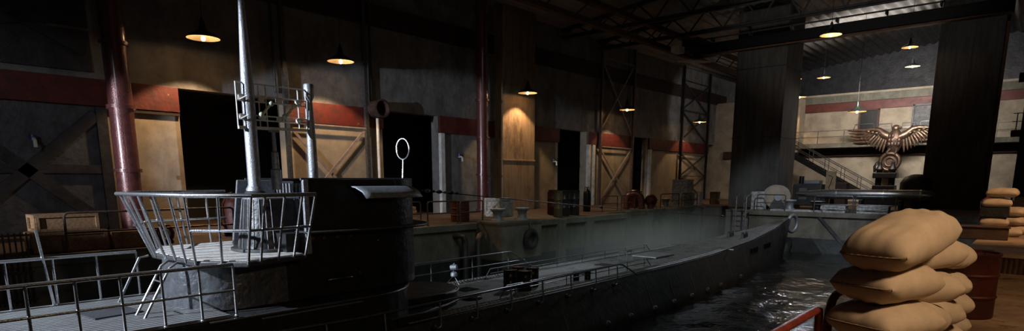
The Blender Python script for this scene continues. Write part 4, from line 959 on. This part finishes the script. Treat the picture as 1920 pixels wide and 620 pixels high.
b = MB(); b.tube([(-1.1, 18.9, .35), (-1.1, 18.9, 1.15), (-.95, 19.6, 1.3), (-.95, 21.5, 1.3)], .04, 8); b.build('rail', redrail, t, True, world=True)
MB().tube([(-1.1, 18.9, .8), (-.95, 21.5, .8)], .03, 8).build('mid_rail', redrail, t, True, world=True)
o = MB().box((-.9, 13.2, .22), (.75, .6, .44)).build('equipment_cabinet', darkwood, bevel=.02); tag(o, 'low dark chest between the red drum and the timber chest', 'chest')
t = thing('metal_chair', 'dark metal chair cut off by the right picture edge', 'chair', (.48, 15.6, .35), .3)
for x in (-.2, .2):
    for y in (-.2, .2): MB().tube([(x, y, 0), (x*.9, y*.9, .45)], .02, 8).build('leg', blackm, t, True)
    MB().tube([(x*.9, .2, .45), (x*.9, .28, .95)], .02, 8).build('back_frame', blackm, t, True)
MB().box((0, 0, .46), (.42, .42, .03)).build('seat', blackm, t, bevel=.01)
MB().box((0, .27, .82), (.4, .03, .22)).build('backrest', blackm, t, bevel=.01)
# ledges and rooms at the far right
struct('floor_gallery', MB().box((2.2, 45.6, 4.3), (8, .8, .34)), concrete)
struct('trim_9', MB().box((2.2, 45.75, 7.4), (8, .2, .5)), concrete)
t = thing('gallery_railing', 'thin railing on the gallery right of the dark pillar', 'railing', (1, 45.3, 4.5))
for z in (4.95, 5.4): MB().bar((-1.8, 45.3, z), (6, 45.3, z), .04, .04).build('rail', tubed, t, world=True)
for k in range(6): MB().box((-1.6+k*1.5, 45.3, 4.93), (.05, .05, .92)).build('post', tubed, t, world=True)
for x, y, lb in ((-15.9, 33.0, 'pale mooring pole standing in the water left of the far tyre'), (-15.9, 36.2, 'pale mooring pole standing in the water below the stacked crates')):
    t = thing('mooring_pole', lb, 'pole', (x, y, -2.1), 0, 'mooring poles'); MB().cyl((0, 0, -.5), (0, 0, 2.0), .055).build('pole_shaft', tubed, t, True); MB().cyl((0, 0, 2.0), (0, 0, 2.08), .08).build('pole_cap', steelbeam, t, True)
# ---------------------------------------------------------------- mist over the basin
mm = bpy.data.materials.new('pale_mist'); mm.use_nodes = True; nt = mm.node_tree; nt.nodes.clear()
om = nt.nodes.new('ShaderNodeOutputMaterial'); vs = nt.nodes.new('ShaderNodeVolumeScatter'); vs.inputs['Color'].default_value = (.8, .95, .92, 1)
tc = nt.nodes.new('ShaderNodeTexCoord'); nz = nt.nodes.new('ShaderNodeTexNoise'); nz.inputs['Scale'].default_value = .35; nz.inputs['Detail'].default_value = 3
sp = nt.nodes.new('ShaderNodeVectorMath'); sp.operation = 'DIVIDE'; sp.inputs[1].default_value = (3.6, 10.2, 1.7)
ln = nt.nodes.new('ShaderNodeVectorMath'); ln.operation = 'LENGTH'
mr = nt.nodes.new('ShaderNodeMapRange'); mr.inputs[1].default_value = 1.0; mr.inputs[2].default_value = .2; mr.inputs[3].default_value = 0; mr.inputs[4].default_value = 1; mr.interpolation_type = 'SMOOTHSTEP'
m1 = nt.nodes.new('ShaderNodeMath'); m1.operation = 'MULTIPLY'; m2 = nt.nodes.new('ShaderNodeMath'); m2.operation = 'MULTIPLY'; m2.inputs[1].default_value = .22
L = nt.links.new
L(tc.outputs['Object'], sp.inputs[0]); L(sp.outputs[0], ln.inputs[0]); L(ln.outputs['Value'], mr.inputs[0]); L(tc.outputs['Object'], nz.inputs['Vector'])
L(mr.outputs[0], m1.inputs[0]); L(nz.outputs[0], m1.inputs[1]); L(m1.outputs[0], m2.inputs[0]); L(m2.outputs[0], vs.inputs['Density'])
L(vs.outputs[0], om.inputs['Volume'])
b = MB(); b.box((0, 0, 0), (7.2, 20.4, 3.4)); mo = b.build('mist', mm); mo.location = (-12.4, 24.0, -1.0)
tag(mo, 'thin pale mist hanging low over the basin and the fore deck', 'mist', kind='stuff')

steam = mm.copy(); steam.name = 'pillar_steam'
for n_ in steam.node_tree.nodes:
    if n_.type == 'VECT_MATH' and n_.operation == 'DIVIDE': n_.inputs[1].default_value = (1.9, 1.4, 2.2)
    if n_.type == 'MATH' and n_.inputs[1].default_value == m2.inputs[1].default_value and not n_.inputs[1].links: n_.inputs[1].default_value = .2
b = MB(); b.box((0, 0, 0), (3.8, 2.8, 4.4)); so = b.build('steam', steam); so.location = (-13.4, 36.0, 1.7)
tag(so, 'faint white steam rising at the foot of the big pillar behind the basin', 'steam', kind='stuff')
